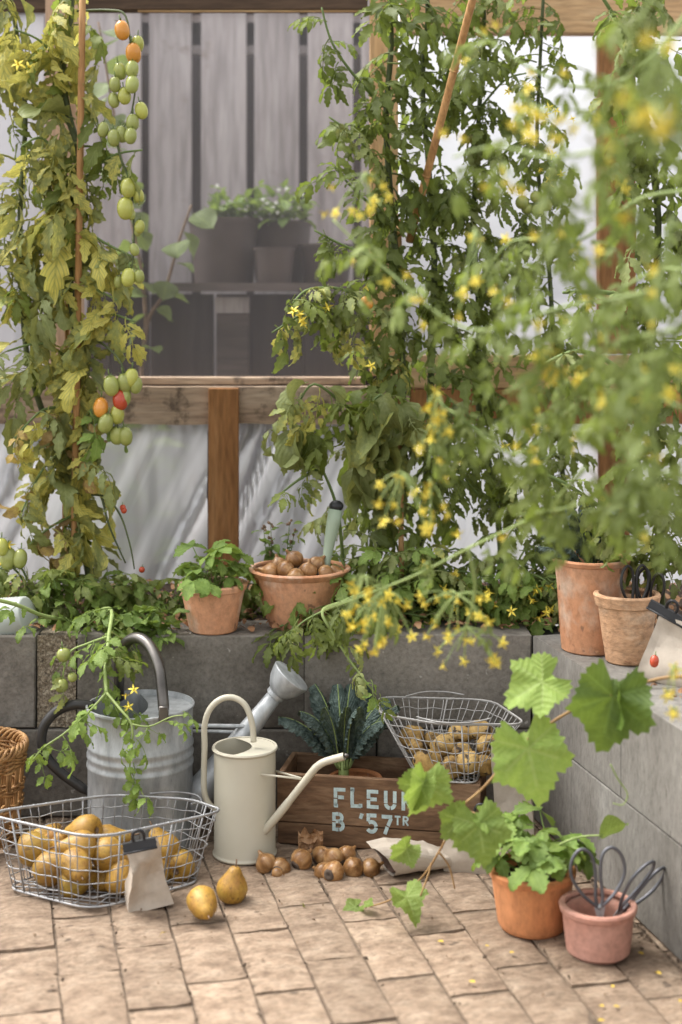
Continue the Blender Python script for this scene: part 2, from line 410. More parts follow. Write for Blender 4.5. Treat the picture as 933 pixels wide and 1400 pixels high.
l_straw = LEAF('strawberry_leaf', (.13, .215, .042), (.22, .32, .070), (.28, .38, .11), trans=.34, veins=10)
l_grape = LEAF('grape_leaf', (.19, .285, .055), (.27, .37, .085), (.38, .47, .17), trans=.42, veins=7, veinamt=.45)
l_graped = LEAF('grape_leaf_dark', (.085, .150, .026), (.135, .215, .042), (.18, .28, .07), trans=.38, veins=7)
l_kale = LEAF('kale_leaf', (.030, .052, .046), (.115, .155, .138), (.19, .25, .16), trans=.08, rough=.55, veins=11, bmp=1.0, veinamt=.25)
l_herb = LEAF('herb_leaf', (.10, .17, .04), (.19, .27, .07), trans=.35)
l_out = LEAF('outside_leaf', (.10, .14, .04), (.17, .23, .07), trans=.3)
m_stem = MAT('green_stem', [(.3, (.09, .14, .035)), (.7, (.16, .22, .07))], 25, rough=.6, bmp=.2, bdist=.001, jit=.15)
m_stemd = MAT('dark_green_stem', [(.3, (.045, .062, .020)), (.7, (.095, .115, .040))], 25, rough=.6, bmp=.2, bdist=.001, jit=.1)
m_steml = MAT('pale_green_stem', [(.3, (.20, .27, .08)), (.7, (.30, .37, .13))], 25, rough=.6, bmp=.1, bdist=.001, jit=.1)
m_cane = MAT('vine_cane', [(.3, (.22, .12, .05)), (.7, (.36, .23, .10))], 25, rough=.7, bmp=.2, jit=.1)
def FRUIT(name, a, b, rough=.22):
    m = MAT(name, [(.3, a), (.7, b)], 12, rough=rough, bmp=.05, bdist=.001, jit=.12, spec=.5)
    m.node_tree.nodes['Principled BSDF'].inputs['Subsurface Weight'].default_value = .15
    m.node_tree.nodes['Principled BSDF'].inputs['Subsurface Radius'].default_value = (.01, .01, .004)
    return m
f_green = FRUIT('green_fruit', (.27, .31, .075), (.36, .38, .12))
f_yel = FRUIT('yellow_green_fruit', (.36, .38, .06), (.46, .46, .12))
f_org = FRUIT('orange_fruit', (.55, .22, .03), (.66, .30, .05))
f_red = FRUIT('red_fruit', (.42, .045, .02), (.52, .09, .035))
m_yflower = MAT('yellow_petals', [(.3, (.74, .59, .05)), (.7, (.84, .70, .13))], 30, rough=.6, bmp=.1, jit=.1)
m_petal = MAT('withered_petal', [(.3, (.50, .32, .03)), (.7, (.62, .45, .06))], 60, rough=.7, jit=.2)
m_wflower = MAT('white_petals', [(.3, (.75, .75, .72)), (.7, (.85, .85, .82))], 30, rough=.6, jit=.05)

# ================================================================== SETTING
rng = random.Random(4)
g = MB(); g.grid(lambda u, v: ((u - .5) * 800, (v - .5) * 800, -.09), 2, 2)
o = g.build('ground', m_grass, smooth=False); o['kind'] = 'structure'

DV = Vector((-.2365, 1, 0)).normalized()       # direction of the brick courses and of the right wall
XV = Vector((DV.y, -DV.x, 0))
YW = 3.17                                      # front of the back wall
CX = .4145                                     # corner of the two walls
def wall_x(y): return CX + .2365 * (YW - y)

# ---- brick floor: sand bed with every brick a part
fl = MB(); fl.box((0, 1.9, -.037), (4.2, 3.2, .06))
floor = fl.build('floor', m_sand, smooth=False); floor['kind'] = 'structure'
BW, BL = .1022, .229
bricks = []
for k in range(5):
    r2 = random.Random(50 + k); b = MB()
    w, l = BW - .0034 - r2.random() * .002, BL - .0075
    bm = bmesh.new(); bmesh.ops.create_cube(bm, size=1.0)
    for v in bm.verts: v.co = Vector((v.co.x * w, v.co.y * l, v.co.z * .05 - .025))
    bmesh.ops.subdivide_edges(bm, edges=[e for e in bm.edges if abs(e.verts[0].co.z - e.verts[1].co.z) < .01 and e.verts[0].co.z > -.01], cuts=3, use_grid_fill=True)
    for v in bm.verts: v.co += Vector((r2.uniform(-.0016, .0016), r2.uniform(-.002, .002), 0))
    for v in bm.verts:
        if v.co.z > -.01:
            e = max(abs(v.co.x) / (w / 2), abs(v.co.y) / (l / 2))
            v.co.z += r2.uniform(-.0014, .0008) - (.0035 if e > .95 else 0)
    bm.verts.index_update()
    b.add([v.co.copy() for v in bm.verts], [[v.index for v in f.verts] for f in bm.faces]); bm.free()
    me = b.mesh('brick', m_brick); me.set_sharp_from_angle(angle=R(50)); bricks.append(me)
p0 = Vector((-.176, 2.525, 0))                 # a joint line seen in the photograph
ang = math.atan2(DV.y, DV.x) - PI / 2
off = {0: 2.598, -1: 2.435, -2: 2.589, -3: 2.51, -4: 2.62, 1: 2.47, 2: 2.60, 3: 2.52}
n_br = 0
for c in range(-11, 13):
    ph = off.get(c, rng.uniform(2.4, 2.63))
    for rr in range(-5, 4):
        ctr = p0 + XV * ((c + .5) * BW) + DV * ((ph - 2.525) / DV.y + (rr + .5) * BL)
        if ctr.y > YW + .10 or ctr.y < 1.55 or ctr.x > wall_x(ctr.y) + .08 or ctr.x < -1.25: continue
        inst('brick', rng.choice(bricks), floor, Matrix.Translation(ctr - floor.location + Vector((0, 0, rng.uniform(-.002, .0012)))) @ Matrix.Rotation(ang + rng.uniform(-.008, .008) + (PI if rng.random() < .5 else 0), 4, 'Z') @ Euler((rng.uniform(-.008, .008), rng.uniform(-.012, .012), 0)).to_matrix().to_4x4())
        n_br += 1

# ---- soil beds behind the walls
def soil_fn(x0, x1, y0, y1, z, amp, sc):
    def fn(u, v):
        x, y = x0 + (x1 - x0) * u, y0 + (y1 - y0) * v
        return (x, y, z + amp * noise.noise(Vector((x * sc, y * sc, 3))) + amp * .5 * noise.noise(Vector((x * sc * 3, y * sc * 3, 7))))
    return fn
s = MB(); s.grid(soil_fn(-1.6, 1.9, YW + .16, 3.9, .385, .014, 9), 110, 24)
o = s.build('soil_bed', m_soil); o['kind'] = 'structure'
def right_soil(u, v):
    y = 1.2 + (YW + .2 - 1.2) * v; x = wall_x(y) + .135 + 1.1 * u
    return (x, y, .378 + .012 * noise.noise(Vector((x * 9, y * 9, 1))) + .005 * noise.noise(Vector((x * 30, y * 30, 1))))
s = MB(); s.grid(right_soil, 34, 60)
o = s.build('soil_bed', m_soil); o['kind'] = 'structure'

# ---- back retaining wall, block by block
wall = thing('retaining_wall', 'low dark grey concrete block wall behind the watering cans', 'wall', (0, YW, 0))
mb = MB(); mb.box((-.45, YW + .09, .19), (2.2, .15, .376)); mb.build('mortar_core', m_mortar, wall, False)
def blk(x0, x1, z0, z1, parent, mat, seed, jit=.0015):
    r3 = random.Random(seed); b = MB()
    bm = bmesh.new(); bmesh.ops.create_cube(bm, size=1.0)
    for v in bm.verts: v.co = Vector((v.co.x * (x1 - x0 - .004), v.co.y * .16, v.co.z * (z1 - z0 - .004)))
    bmesh.ops.bevel(bm, geom=bm.edges[:], offset=.0025, segments=1, affect='EDGES')
    for v in bm.verts: v.co += Vector((r3.uniform(-jit, jit), r3.uniform(-jit, jit), r3.uniform(-jit, jit)))
    bm.verts.index_update()
    b.add([v.co.copy() for v in bm.verts], [[v.index for v in f.verts] for f in bm.faces],
          Matrix.Translation(((x0 + x1) / 2, YW + .08 + r3.uniform(-.002, .002), (z0 + z1) / 2)))
    bm.free()
    return b.build('block', mat, parent, True, angle=30)
def wx(px): return (px - 466.5) * YW / FPX
ZJ, ZT = .192, .396
for i, (a, b) in enumerate(((-570, -262), (-262, 50), (104, 416), (416, 728))): blk(wx(a), wx(b), ZJ, ZT, wall, m_block, i)
# the rough cast end of a block, showing between two smooth faces
rb = MB()
def rough_fn(u, v):
    x, z = wx(50.5) + (wx(103.5) - wx(50.5)) * u, ZJ + .002 + (ZT - .004 - ZJ) * v
    return (x, YW + .006 + .004 * noise.noise(Vector((x * 60, 0, z * 60))) + .004 * noise.noise(Vector((x * 190, 0, z * 190))), z)
rb.grid(rough_fn, 26, 60); rb.box(((wx(50.5) + wx(103.5)) / 2, YW + .10, (ZJ + ZT) / 2 - .001), (wx(103.5) - wx(50.5), .12, ZT - ZJ - .006))
o = rb.build('rough_block_end', m_rough, wall); o['label'] = 'rough pebbly end of a block'
for i, (a, b) in enumerate(((-420, -108), (-108, 204), (204, 515), (515, 740))): blk(wx(a), wx(b), .0, ZJ, wall, m_block, 20 + i)

# ---- right retaining wall running towards the camera
rw = thing('retaining_wall', 'pale grey concrete block wall along the right edge behind the pink pot', 'wall', (CX, YW, 0))
RM = Matrix.Translation((CX, YW, 0)) @ Matrix.Rotation(math.atan2(-DV.y, -DV.x), 4, 'Z')   # local x runs towards the camera
def blkr(x0, x1, z0, z1, seed):
    r3 = random.Random(seed); b = MB()
    bm = bmesh.new(); bmesh.ops.create_cube(bm, size=1.0)
    for v in bm.verts: v.co = Vector((v.co.x * (x1 - x0 - .003), v.co.y * .14, v.co.z * (z1 - z0 - .003)))
    bmesh.ops.bevel(bm, geom=bm.edges[:], offset=.0016, segments=1, affect='EDGES')
    for v in bm.verts: v.co += Vector((r3.uniform(-.001, .001), r3.uniform(-.001, .001), r3.uniform(-.001, .001)))
    bm.verts.index_update()
    b.add([v.co.copy() for v in bm.verts], [[v.index for v in f.verts] for f in bm.faces], RM @ Matrix.Translation(((x0 + x1) / 2, .07, (z0 + z1) / 2))); bm.free()
    return b.build('block', m_blockr, rw, True, angle=30)
mb = MB(); mb.box((.85, .075, .19), (1.85, .12, .374), RM); mb.build('mortar_core', m_mortar, rw, False)
for a, b in ((0.0, .46), (.46, .95), (.95, 1.44), (1.44, 1.93)): blkr(a, b, .196, .396, int(a * 100))
for a, b in ((-.02, .22), (.22, .71), (.71, 1.20), (1.20, 1.69)): blkr(a, b, 0, .196, int(a * 100) + 7)

# ---- greenhouse side: timber frame with plastic film
YG = 3.75
gh = thing('greenhouse_wall', 'timber greenhouse wall with clear and milky plastic film behind the tomato plants', 'greenhouse wall', (0, YG, .38))
def gx(px, y=YG): return (px - 466.5) * y / FPX
def gz(py, y=YG): return CAM_H - (py - 405) * y / FPX
def plank(name, px0, px1, py0, py1, yf, th, mat, label=None, rough=0, seed=0, top=None, parent=None):
    """upright board with its front at distance yf, edges given in photograph pixels"""
    x0, x1, z1, z0 = gx(px0, yf), gx(px1, yf), gz(py0, yf), gz(py1, yf)
    if top is not None: z1 = top
    b = MB()
    if rough:
        hor = (x1 - x0) > (z1 - z0); n = 40
        def ring(t):
            if hor:
                x = x0 + (x1 - x0) * t; d = [rough * noise.noise(Vector((x * 6, seed + q, 0))) for q in range(4)]
                return [(x, yf + d[2] * .4, z0 + d[0]), (x, yf + d[3] * .4, z1 + d[1]), (x, yf + th, z1 + d[1]), (x, yf + th, z0 + d[0])]
            z = z0 + (z1 - z0) * t; d = [rough * noise.noise(Vector((z * 6, seed + q, 0))) for q in range(4)]
            return [(x0 + d[0], yf, z), (x1 + d[1], yf, z), (x1 + d[1], yf + th, z), (x0 + d[0], yf + th, z)]
        vs = []; fs = []
        for i in range(n + 1): vs += ring(i / n)
        for i in range(n):
            for k in range(4): fs.append((i * 4 + k, i * 4 + (k + 1) % 4, i * 4 + 4 + (k + 1) % 4, i * 4 + 4 + k))
        fs += [(3, 2, 1, 0), tuple(n * 4 + k for k in range(4))]
        b.add(vs, fs)
    else: b.box(((x0 + x1) / 2, yf + th / 2, (z0 + z1) / 2), (x1 - x0, th, z1 - z0), bev=.002)
    o = b.build(name, mat, parent or gh, bool(rough), angle=30)
    if label: o['label'] = label
    return o
TOPZ = 2.02
plank('rail', -420, 560, 529, 580, YG - .012, .07, m_beam, 'weathered rail with rough waney edges', .004, 3)
plank('sill', -420, 500, 516, 526, YG + .03, .05, m_beam, 'thin sill above the rough rail')
plank('rail', 562, 720, 533, 580, YG - .010, .07, m_post, 'rough brown rail behind the flowering stems', .003, 8)
plank('rail', 546, 1200, 486, 531, YG - .004, .05, m_pine_x, 'smooth pale rail under the milky window')
plank('rail', 722, 1200, 533, 580, YG - .004, .07, m_post)
plank('post', 285, 326, 531, 800, YG - .045, .032, m_post, 'short reddish brown post below the rail')
plank('post', 62, 110, -60, 527, YG + .002, .06, m_pinkpine, 'pinkish post behind the yellowing tomato plant')
plank('post', 506, 545, -60, 514, YG - .002, .06, m_pine, 'pale post behind the green tomato plant')
plank('post', 820, 870, 47, 484, YG - .002, .06, m_post, 'brown post at the right of the milky window')
plank('post', 820, 862, 582, 800, YG + .02, .05, m_post)
plank('post', -330, -285, 582, 800, YG - .03, .032, m_post)
plank('post', -330, -285, -60, 527, YG + .002, .06, m_pinkpine)
plank('post', 1200, 1250, -60, 800, YG - .002, .06, m_post)
plank('beam', -420, 503, -26, 13, YG + .004, .05, m_darkbeam, 'dark beam along the top of the clear window')
plank('beam', 548, 1200, -20, 45, YG - .012, .05, m_pine_x, 'pale beam along the top of the milky window')
plank('batten', 188, 503, 13, 16, YG + .008, .012, m_pine_x)
def film(name, px0, px1, py0, py1, y, mat, label, nu=2, nv=2, fn=None):
    x0, x1, z1, z0 = gx(px0, y), gx(px1, y), gz(py0, y), gz(py1, y)
    b = MB(); b.grid(lambda u, v: (x0 + (x1 - x0) * u, y + (fn(u, v) if fn else 0), z0 + (z1 - z0) * v), nu, nv)
    o = b.build(name, mat, gh, True, angle=0); o['label'] = label
    return o
film('window_film', 112, 504, 8, 514, YG + .045, m_clear, 'clear film window', 30, 30, lambda u, v: .003 * noise.noise(Vector((u * 4, v * 4, 0))))
film('window_film', -400, 60, -20, 514, YG + .045, m_milky, 'milky film at the far left', 30, 30, lambda u, v: .006 * noise.noise(Vector((u * 5, v * 2, 2))))
film('window_film', 547, 818, 44, 486, YG + .040, m_milky, 'milky white film window', 40, 40, lambda u, v: .008 * noise.noise(Vector((u * 7 + v * 2, v * 2, 5))))
film('window_film', 872, 1198, 44, 486, YG + .040, m_milky, 'milky film at the far right', 20, 20)
def pleat(seed, slant):
    """folds running from upper right to lower left, each a soft ridge of its own width"""
    rp = random.Random(seed); ridges = [(rp.uniform(-.7, 1.5), rp.uniform(.004, .016), rp.uniform(.012, .034), rp.uniform(.6, 1.3)) for k in range(34)]
    def fn(u, v):
        f = 0
        for c, w, h, sl in ridges:
            d = (u - c - slant * sl * v * .22) / w
            if abs(d) < 3: f -= h * math.exp(-d * d) * (.35 + .65 * v)
        return max(f, -.042) + .004 * noise.noise(Vector((u * 30, v * 3, seed)))
    return fn
film('plastic_sheet', -300, 284, 575, 800, YG + .045, m_pleat, 'pleated plastic sheet left of the brown post', 300, 14, pleat(1, 1.0))
film('plastic_sheet', 326, 822, 575, 800, YG + .045, m_pleat, 'pleated plastic sheet right of the brown post', 300, 14, pleat(4, .9))
film('plastic_sheet', 862, 1198, 575, 800, YG + .045, m_pleat, 'plastic sheet at the far right', 60, 10, pleat(9, .4))

# ---- outside the greenhouse: fence, shelf and planters seen through the clear film
YF = 4.75
fence = thing('board_fence', 'silver grey upright board fence seen through the clear window', 'fence', (0, YF, 0))
edges = [(-330, -268), (-256, -196), (-184, -122), (-110, -50), (-38, 20), (32, 92), (104, 193), (204, 262), (275, 337), (348, 409), (421, 483), (494, 540)]
for i, (a, b) in enumerate(edges):
    rf = random.Random(i)
    plank('board', a, b, -60 + rf.uniform(-6, 6), 590, YF + rf.uniform(-.004, .004), .022, m_fence, parent=fence)
for z in (2.0, .80): 
    b = MB(); b.box((gx(115, YF), YF + .05, z), (1.95, .04, .10)); b.build('fence_rail', m_fence, fence, False)
plank('fence_rail', -330, 540, 30, 74, YF + .03, .035, m_fence, parent=fence)
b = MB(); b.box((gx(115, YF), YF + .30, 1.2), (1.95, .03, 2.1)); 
o = b.build('backdrop_wall', m_cab, None, False); tag(o, 'dark wall just visible through the gaps of the board fence, extended low as an added backdrop', 'wall')  # lower part added as dark backing to give the pleated film contrast

YS = 4.28
sh = thing('plant_shelf', 'dark wooden shelf carrying brown planters outside the clear window', 'shelf', (-.2, YS, 0))
zs = gz(398, YS)
b = MB(); b.box((gx(340, YS), YS + .15, zs + .012), (.95, .36, .024)); b.build('shelf_board', m_shelf, sh, False)
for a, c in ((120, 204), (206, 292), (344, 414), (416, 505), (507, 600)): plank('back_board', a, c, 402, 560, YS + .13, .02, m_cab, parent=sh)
plank('shelf_post', 296, 340, 402, 565, YS + .07, .04, m_shelf, parent=sh)
plank('cleat', 294, 341, 406, 428, YS + .045, .02, m_fence, parent=sh)
for px in (130, 590): plank('shelf_post', px, px + 20, 402, 860, YS + .02, .05, m_cab, parent=sh)
def planter(label, px, py0, wpx, y, taper=.82, group='planters on the shelf'):
    x, z1 = gx(px, y), gz(py0, y); r = wpx / 2 * y / FPX; z0 = zs + .025
    t = thing('planter', label, 'planter', (x, y, z0), group); M = Matrix.Translation((x, y, z0)); h = z1 - z0
    b = MB(); b.lathe([(r * taper, 0), (r * .98, h * .9), (r * .98, h * .985), (r * .93, h * .985), (r * .85, h * .8)], 26, M)
    b.build('pot', m_brownpot, t); b = MB(); b.lathe([(r * .985, h * .93), (r * 1.035, h * .93), (r * 1.035, h), (r * .95, h)], 26, M, cap0=False); b.build('rim', m_brownpot, t)
    b = MB(); b.lathe([(r * .01, h * .84), (r * .88, h * .82)], 20, M, cap0=False); b.build('potting_soil', m_soil, t)
    return (x, y, z0 + h * .86, r)
pl1 = planter('wide brown planter at the left of the shelf under white flowers', 306, 299, 96, 4.42)
pl2 = planter('brown planter half hidden behind the small pot on the shelf', 384, 303, 84, 4.52)
pl3 = planter('small brown pot in front on the shelf', 375, 339, 56, 4.33)
pl4 = planter('brown pot at the right of the shelf behind tomato leaves', 446, 334, 74, 4.42)

# ================================================================== LEAF MESHES
def leaflet(mb, M, L, W, rng, lob=.35, teeth=5, rows=10, curl=.6, fold=.25, wave=.12, wide=.38, th0=.0, twist=0.0):
    """one leaf blade along +x from the origin of M, toothed along both edges"""
    cols = (-1, -.55, 0, .55, 1); o = len(mb.v)
    x = z = 0.0; th = th0; ph = rng.uniform(0, 6); seg = L / rows
    for i in range(rows + 1):
        t = i / rows
        if t <= wide: p = math.sin(PI / 2 * (t / wide)) ** .75 if t > 0 else .06
        else: p = max(.02, math.cos(PI / 2 * ((t - wide) / (1 - wide))) ** .85) if t < 1 else .0
        saw = (t * teeth + .15) % 1.0
        for c in cols:
            e = 1.0
            if abs(c) == 1: e = 1 - lob * (1 - saw) ** 1.2
            y = c * W * p * e
            fw = (saw * .25 * lob * W if abs(c) == 1 else 0) - abs(c) * W * .10
            dz = fold * abs(y) + wave * W * math.sin(t * 9 + ph + (2 if c > 0 else 0)) * abs(c) * (.3 + t) * .8
            xx, zz = x + fw * math.cos(th), z - fw * math.sin(th)
            xx += dz * math.sin(th); zz += dz * math.cos(th)
            a = twist * t
            v = M @ Vector((xx, y * math.cos(a) - zz * math.sin(a) * .0, zz + y * math.sin(a)))
            mb.v.append(tuple(v)); mb.uv.append((.5 + c * .5, t))
        th += curl / rows
        x += seg * math.cos(th); z -= seg * math.sin(th)
    for i in range(rows):
        for k in range(4):
            a = o + i * 5 + k
            mb.f.append((a, a + 1, a + 6, a + 5))
def stalk(mb, pts, r0, r1, n=4):
    k = len(mb.v); mb.tube(pts, [r0 + (r1 - r0) * i / (len(pts) - 1) for i in range(len(pts))], n, cap=False)
    mb.uv += [(.5, .5)] * (len(mb.v) - k)
def tomato_leaf(seed, mat, pairs=3, size=1.0, broad=.36, droop=.9, lob=.5, name='leaf'):
    """compound leaf, about 1 long, growing along +x"""
    rng = random.Random(seed); mb = MB(); mb.uv = []
    pts = []; x = z = 0; th = -.15
    N_ = 8; Lr = .62
    for i in range(N_ + 1):
        pts.append(Vector((x, .02 * math.sin(i + seed), z))); th += droop / N_; x += Lr / N_ * math.cos(th); z -= Lr / N_ * math.sin(th)
    stalk(mb, pts, .014, .007)
    end = pts[-1]
    def fr(p, pitch, az, roll=0): return Matrix.Translation(p) @ Matrix.Rotation(az, 4, 'Z') @ Matrix.Rotation(pitch, 4, 'Y') @ Matrix.Rotation(roll, 4, 'X')
    leaflet(mb, fr(end, th - .1, rng.uniform(-.2, .2)), .40 * size, .40 * broad * size, rng, lob, 5, 10, rng.uniform(.4, 1.1), rng.uniform(.1, .35), .2)
    for k in range(pairs):
        i = int((.34 + .62 * k / max(1, pairs - 1) * .9) * N_) if pairs > 1 else N_ // 2
        i = min(i, N_ - 1); sc = (.26 + .07 * k) * size
        for s in (-1, 1):
            az = s * rng.uniform(.85, 1.35); L = sc * rng.uniform(.8, 1.15)
            p0_ = pts[i]; q = p0_ + Vector((math.cos(az), math.sin(az), -.1)) * .045
            stalk(mb, [p0_, q], .006, .005, 3)
            leaflet(mb, fr(q, rng.uniform(0, .5) + .5 * droop * i / N_, az, rng.uniform(-.4, .4)), L, L * broad, rng, lob, 4, 8, rng.uniform(.3, 1.2), rng.uniform(.1, .35), .22)
        if pairs > 2 and k < pairs - 1:
            for s in (-1, 1):
                az = s * 1.2; leaflet(mb, fr(pts[min(i + 1, N_ - 1)], rng.uniform(0, .6), az), .09, .035, rng, .3, 2, 4, .5)
    return mb.mesh(name, mat)
def simple_leaf(seed, mat, broad=.4, lob=.25, teeth=7, curl=.9, rows=14, stem=.15, wide=.36, name='leaf', wave=.2, fold=.25, twist=0):
    rng = random.Random(seed); mb = MB(); mb.uv = []
    if stem: stalk(mb, [(0, 0, 0), (stem * .5, 0, .01), (stem, 0, 0)], .012, .009)
    leaflet(mb, Matrix.Translation((stem, 0, 0)), 1 - stem, broad * (1 - stem), rng, lob, teeth, rows, curl * rng.uniform(.7, 1.3), fold, wave, wide, 0, twist * rng.uniform(-1, 1))
    return mb.mesh(name, mat)
def trefoil(seed, mat, name='leaf', ):
    """three toothed leaflets at the end of a stalk of length 1"""
    rng = random.Random(seed); mb = MB(); mb.uv = []
    stalk(mb, [(0, 0, 0), (.10, 0, .26), (.24, 0, .46), (.42, 0, .58)], .011, .008)
    for az in (-1.35, 0, 1.35):
        leaflet(mb, Matrix.Translation((.42, 0, .58)) @ Matrix.Rotation(az + rng.uniform(-.15, .15), 4, 'Z') @ Matrix.Rotation(rng.uniform(-.05, .5), 4, 'Y'), .33, .14, rng, .45, 6, 12, rng.uniform(.1, .8), .3, .12, .58)
    return mb.mesh(name, mat)
def palmate(seed, mat, name='leaf', lobes=5, deep=.24, droop=.5, cup=.15):
    """grape leaf: rounded blade with pointed lobes and coarse teeth; stalk joins at the origin, tip along +x"""
    rng = random.Random(seed); mb = MB(); mb.uv = []
    n = 60; rings = (0, .22, .45, .68, .86, 1.0)
    o = len(mb.v)
    def rad(a):
        q = 0
        for la, lr, wd in ((0, 1.0, .42), (1.05, .86, .42), (-1.05, .86, .42), (2.05, .66, .45), (-2.05, .66, .45)):
            d = abs(math.atan2(math.sin(a - la), math.cos(a - la)))
            q = max(q, lr * (1 - deep * min(1, (d / wd) ** 1.15)) if d < wd * 1.6 else 0)
        if abs(a) > 2.5: q = max(q * .8, .60 - .5 * (abs(a) - 2.5) / (PI - 2.5))
        q = max(q, .30 if abs(a) > 2.75 else .66)
        return q
    for ri, rr in enumerate(rings):
        for k in range(n):
            a = -PI + 2 * PI * (k + .5) / n; r_ = rad(a) * rr
            if rr == 1: r_ *= (1.04 if k % 2 else .945) + .03 * math.sin(k * 1.7 + seed)
            x, y = r_ * math.cos(a) * .62, r_ * math.sin(a) * .62
            z = cup * (abs(y) ** 1.3) - droop * max(0, x) ** 2 + .035 * math.sin(5 * a + seed) * rr + .03 * noise.noise(Vector((x * 5, y * 5, seed)))
            for la in (0, 1.05, -1.05): z -= .03 * rr * math.exp(-((a - la) / .09) ** 2)
            mb.v.append((x, y, z))
            near = min(abs(a - la) for la in (0, 1.05, -1.05, 2.05, -2.05))
            mb.uv.append((.5 + min(.5, near * rr * 1.0 + (0 if rr else 0)), rr * .9))
    for ri in range(len(rings) - 1):
        for k in range(n):
            k2 = (k + 1) % n
            mb.f.append((o + ri * n + k, o + (ri + 1) * n + k, o + (ri + 1) * n + k2, o + ri * n + k2))
    return mb.mesh(name, mat)
def flower_mesh(mat, seed, name='flower'):
    rng = random.Random(seed); mb = MB()
    for k in range(5):
        a = 2 * PI * k / 5 + rng.uniform(-.15, .15); b = rng.uniform(-.5, .35)
        c, s = math.cos(a), math.sin(a); w = .17
        def pt(r, q, z): return (c * r - s * q, s * r + c * q, z)
        mb.add([pt(.05, -w * .6, 0), pt(.05, w * .6, 0), pt(.5, -w, .06), pt(.5, w, .06), pt(1, 0, b)], [(0, 2, 3, 1), (2, 4, 3)])
    mb.lathe([(.16, 0), (.17, .2), (.10, .55), (.03, .8)], 6)
    return mb.mesh(name, mat)
def tomato_mesh(mat, long=1.35, name='tomato'):
    mb = MB(); prof = []
    for i in range(11):
        t = i / 10; a = PI * t
        prof.append((max(.001, math.sin(a) ** .85), -math.cos(a) * long))
    mb.lathe([(r, z - long * .95) for r, z in prof], 14, cap0=False)
    return mb.mesh(name, mat)
def calyx_mesh(mat):
    mb = MB()
    for k in range(5):
        a = 2 * PI * k / 5; c, s = math.cos(a), math.sin(a)
        def pt(r, q, z): return (c * r - s * q, s * r + c * q, z)
        mb.add([pt(0, -.12, .02), pt(0, .12, .02), pt(.55, -.09, .05), pt(.55, .09, .05), pt(1.05, 0, .22)], [(0, 2, 3, 1), (2, 4, 3)])
    mb.tube([(0, 0, 0), (.05, 0, .5), (0, 0, .9)], .09, 5)
    return mb.mesh('calyx', mat)

LV = {}
def lv(key, fn, mats, n=4):
    LV[key] = [fn(k * 7 + j, m) for k in range(n) for j, m in enumerate(mats)]
lv('tom', lambda s, m: tomato_leaf(s, m, 3, 1.0, .29, .9, .62), [l_tom, l_tomd, l_tomd], 3)
lv('tomlight', lambda s, m: tomato_leaf(s + 3, m, 3, .95, .31, .8, .62), [l_tom, l_tom, l_tomg], 3)
lv('yel', lambda s, m: tomato_leaf(s, m, 3, 1.2, .25, 1.3, .62), [l_tomy, l_tomy, l_tomg], 3)
lv('grey', lambda s, m: tomato_leaf(s + 5, m, 3, 1.1, .28, 1.2, .60), [l_tomg, l_tom, l_tomy], 3)
lv('big', lambda s, m: simple_leaf(s, m, .25, .55, 5, 1.2, 20, .1, .30, wave=.5, fold=.4, twist=.5), [l_tomy, l_tomy, l_tomg], 3)
lv('dry', lambda s, m: tomato_leaf(s + 2, m, 2, 1.0, .36, 1.8, .3), [l_dry, l_dry, l_tomy], 3)
lv('curl', lambda s, m: simple_leaf(s, m, .30, .18, 7, 2.6, 14, .1, .33, wave=.5, fold=.9, twist=.8), [l_tomg, l_tom, l_tomg], 3)
lv('lime', lambda s, m: tomato_leaf(s + 9, m, 2, 1.1, .38, .6, .5), [l_lime, l_lime, l_lime], 3)
lv('blur', lambda s, m: tomato_leaf(s + 11, m, 3, .95, .28, .9, .62), [l_blur, l_blur, l_tom], 3)
lv('straw', trefoil, [l_straw, l_straw, l_lime], 3)
lv('herb', lambda s, m: simple_leaf(s, m, .35, .15, 4, .6, 6, .1), [l_herb, l_herb, l_lime], 2)
lv('out', lambda s, m: simple_leaf(s, m, .62, .06, 6, .5, 9, .12, .45, wave=.1), [l_out], 3)
FL = [flower_mesh(m_yflower, k) for k in range(3)]
WF = [flower_mesh(m_wflower, k + 5) for k in range(2)]
TM = {k: tomato_mesh(m) for k, m in (('g', f_green), ('y', f_yel), ('o', f_org), ('r', f_red))}
TR = {k: tomato_mesh(m, 1.0) for k, m in (('g', f_green), ('y', f_yel), ('o', f_org), ('r', f_red))}
CAL = calyx_mesh(m_stem)

def leaf_matrix(p, az, pitch, roll, s):
    return Matrix.Translation(p) @ Matrix.Rotation(az, 4, 'Z') @ Matrix.Rotation(-pitch, 4, 'Y') @ Matrix.Rotation(roll, 4, 'X') @ Matrix.Diagonal((s, s, s, 1))
def stem_part(root, pts, r0, r1, mat, name='stem', sub=5, n=6):
    pts = smooth_path(pts, sub) if len(pts) > 2 else [Vector(q) for q in pts]
    b = MB(); m = len(pts); b.tube(pts, [r0 + (r1 - r0) * i / (m - 1) for i in range(m)], n)
    b.build(name, mat, root, angle=0); return pts
def along(pts, step, start=0.0):
    out = []; acc = -start
    for a, b in zip(pts, pts[1:]):
        d = (b - a).length
        while acc + d >= step:
            f = (step - acc) / d; a = a + (b - a) * f; d = (b - a).length; acc = 0; out.append((a.copy(), (b - a).normalized() if d > 1e-9 else Vector((0, 0, 1))))
        acc += d
    return out
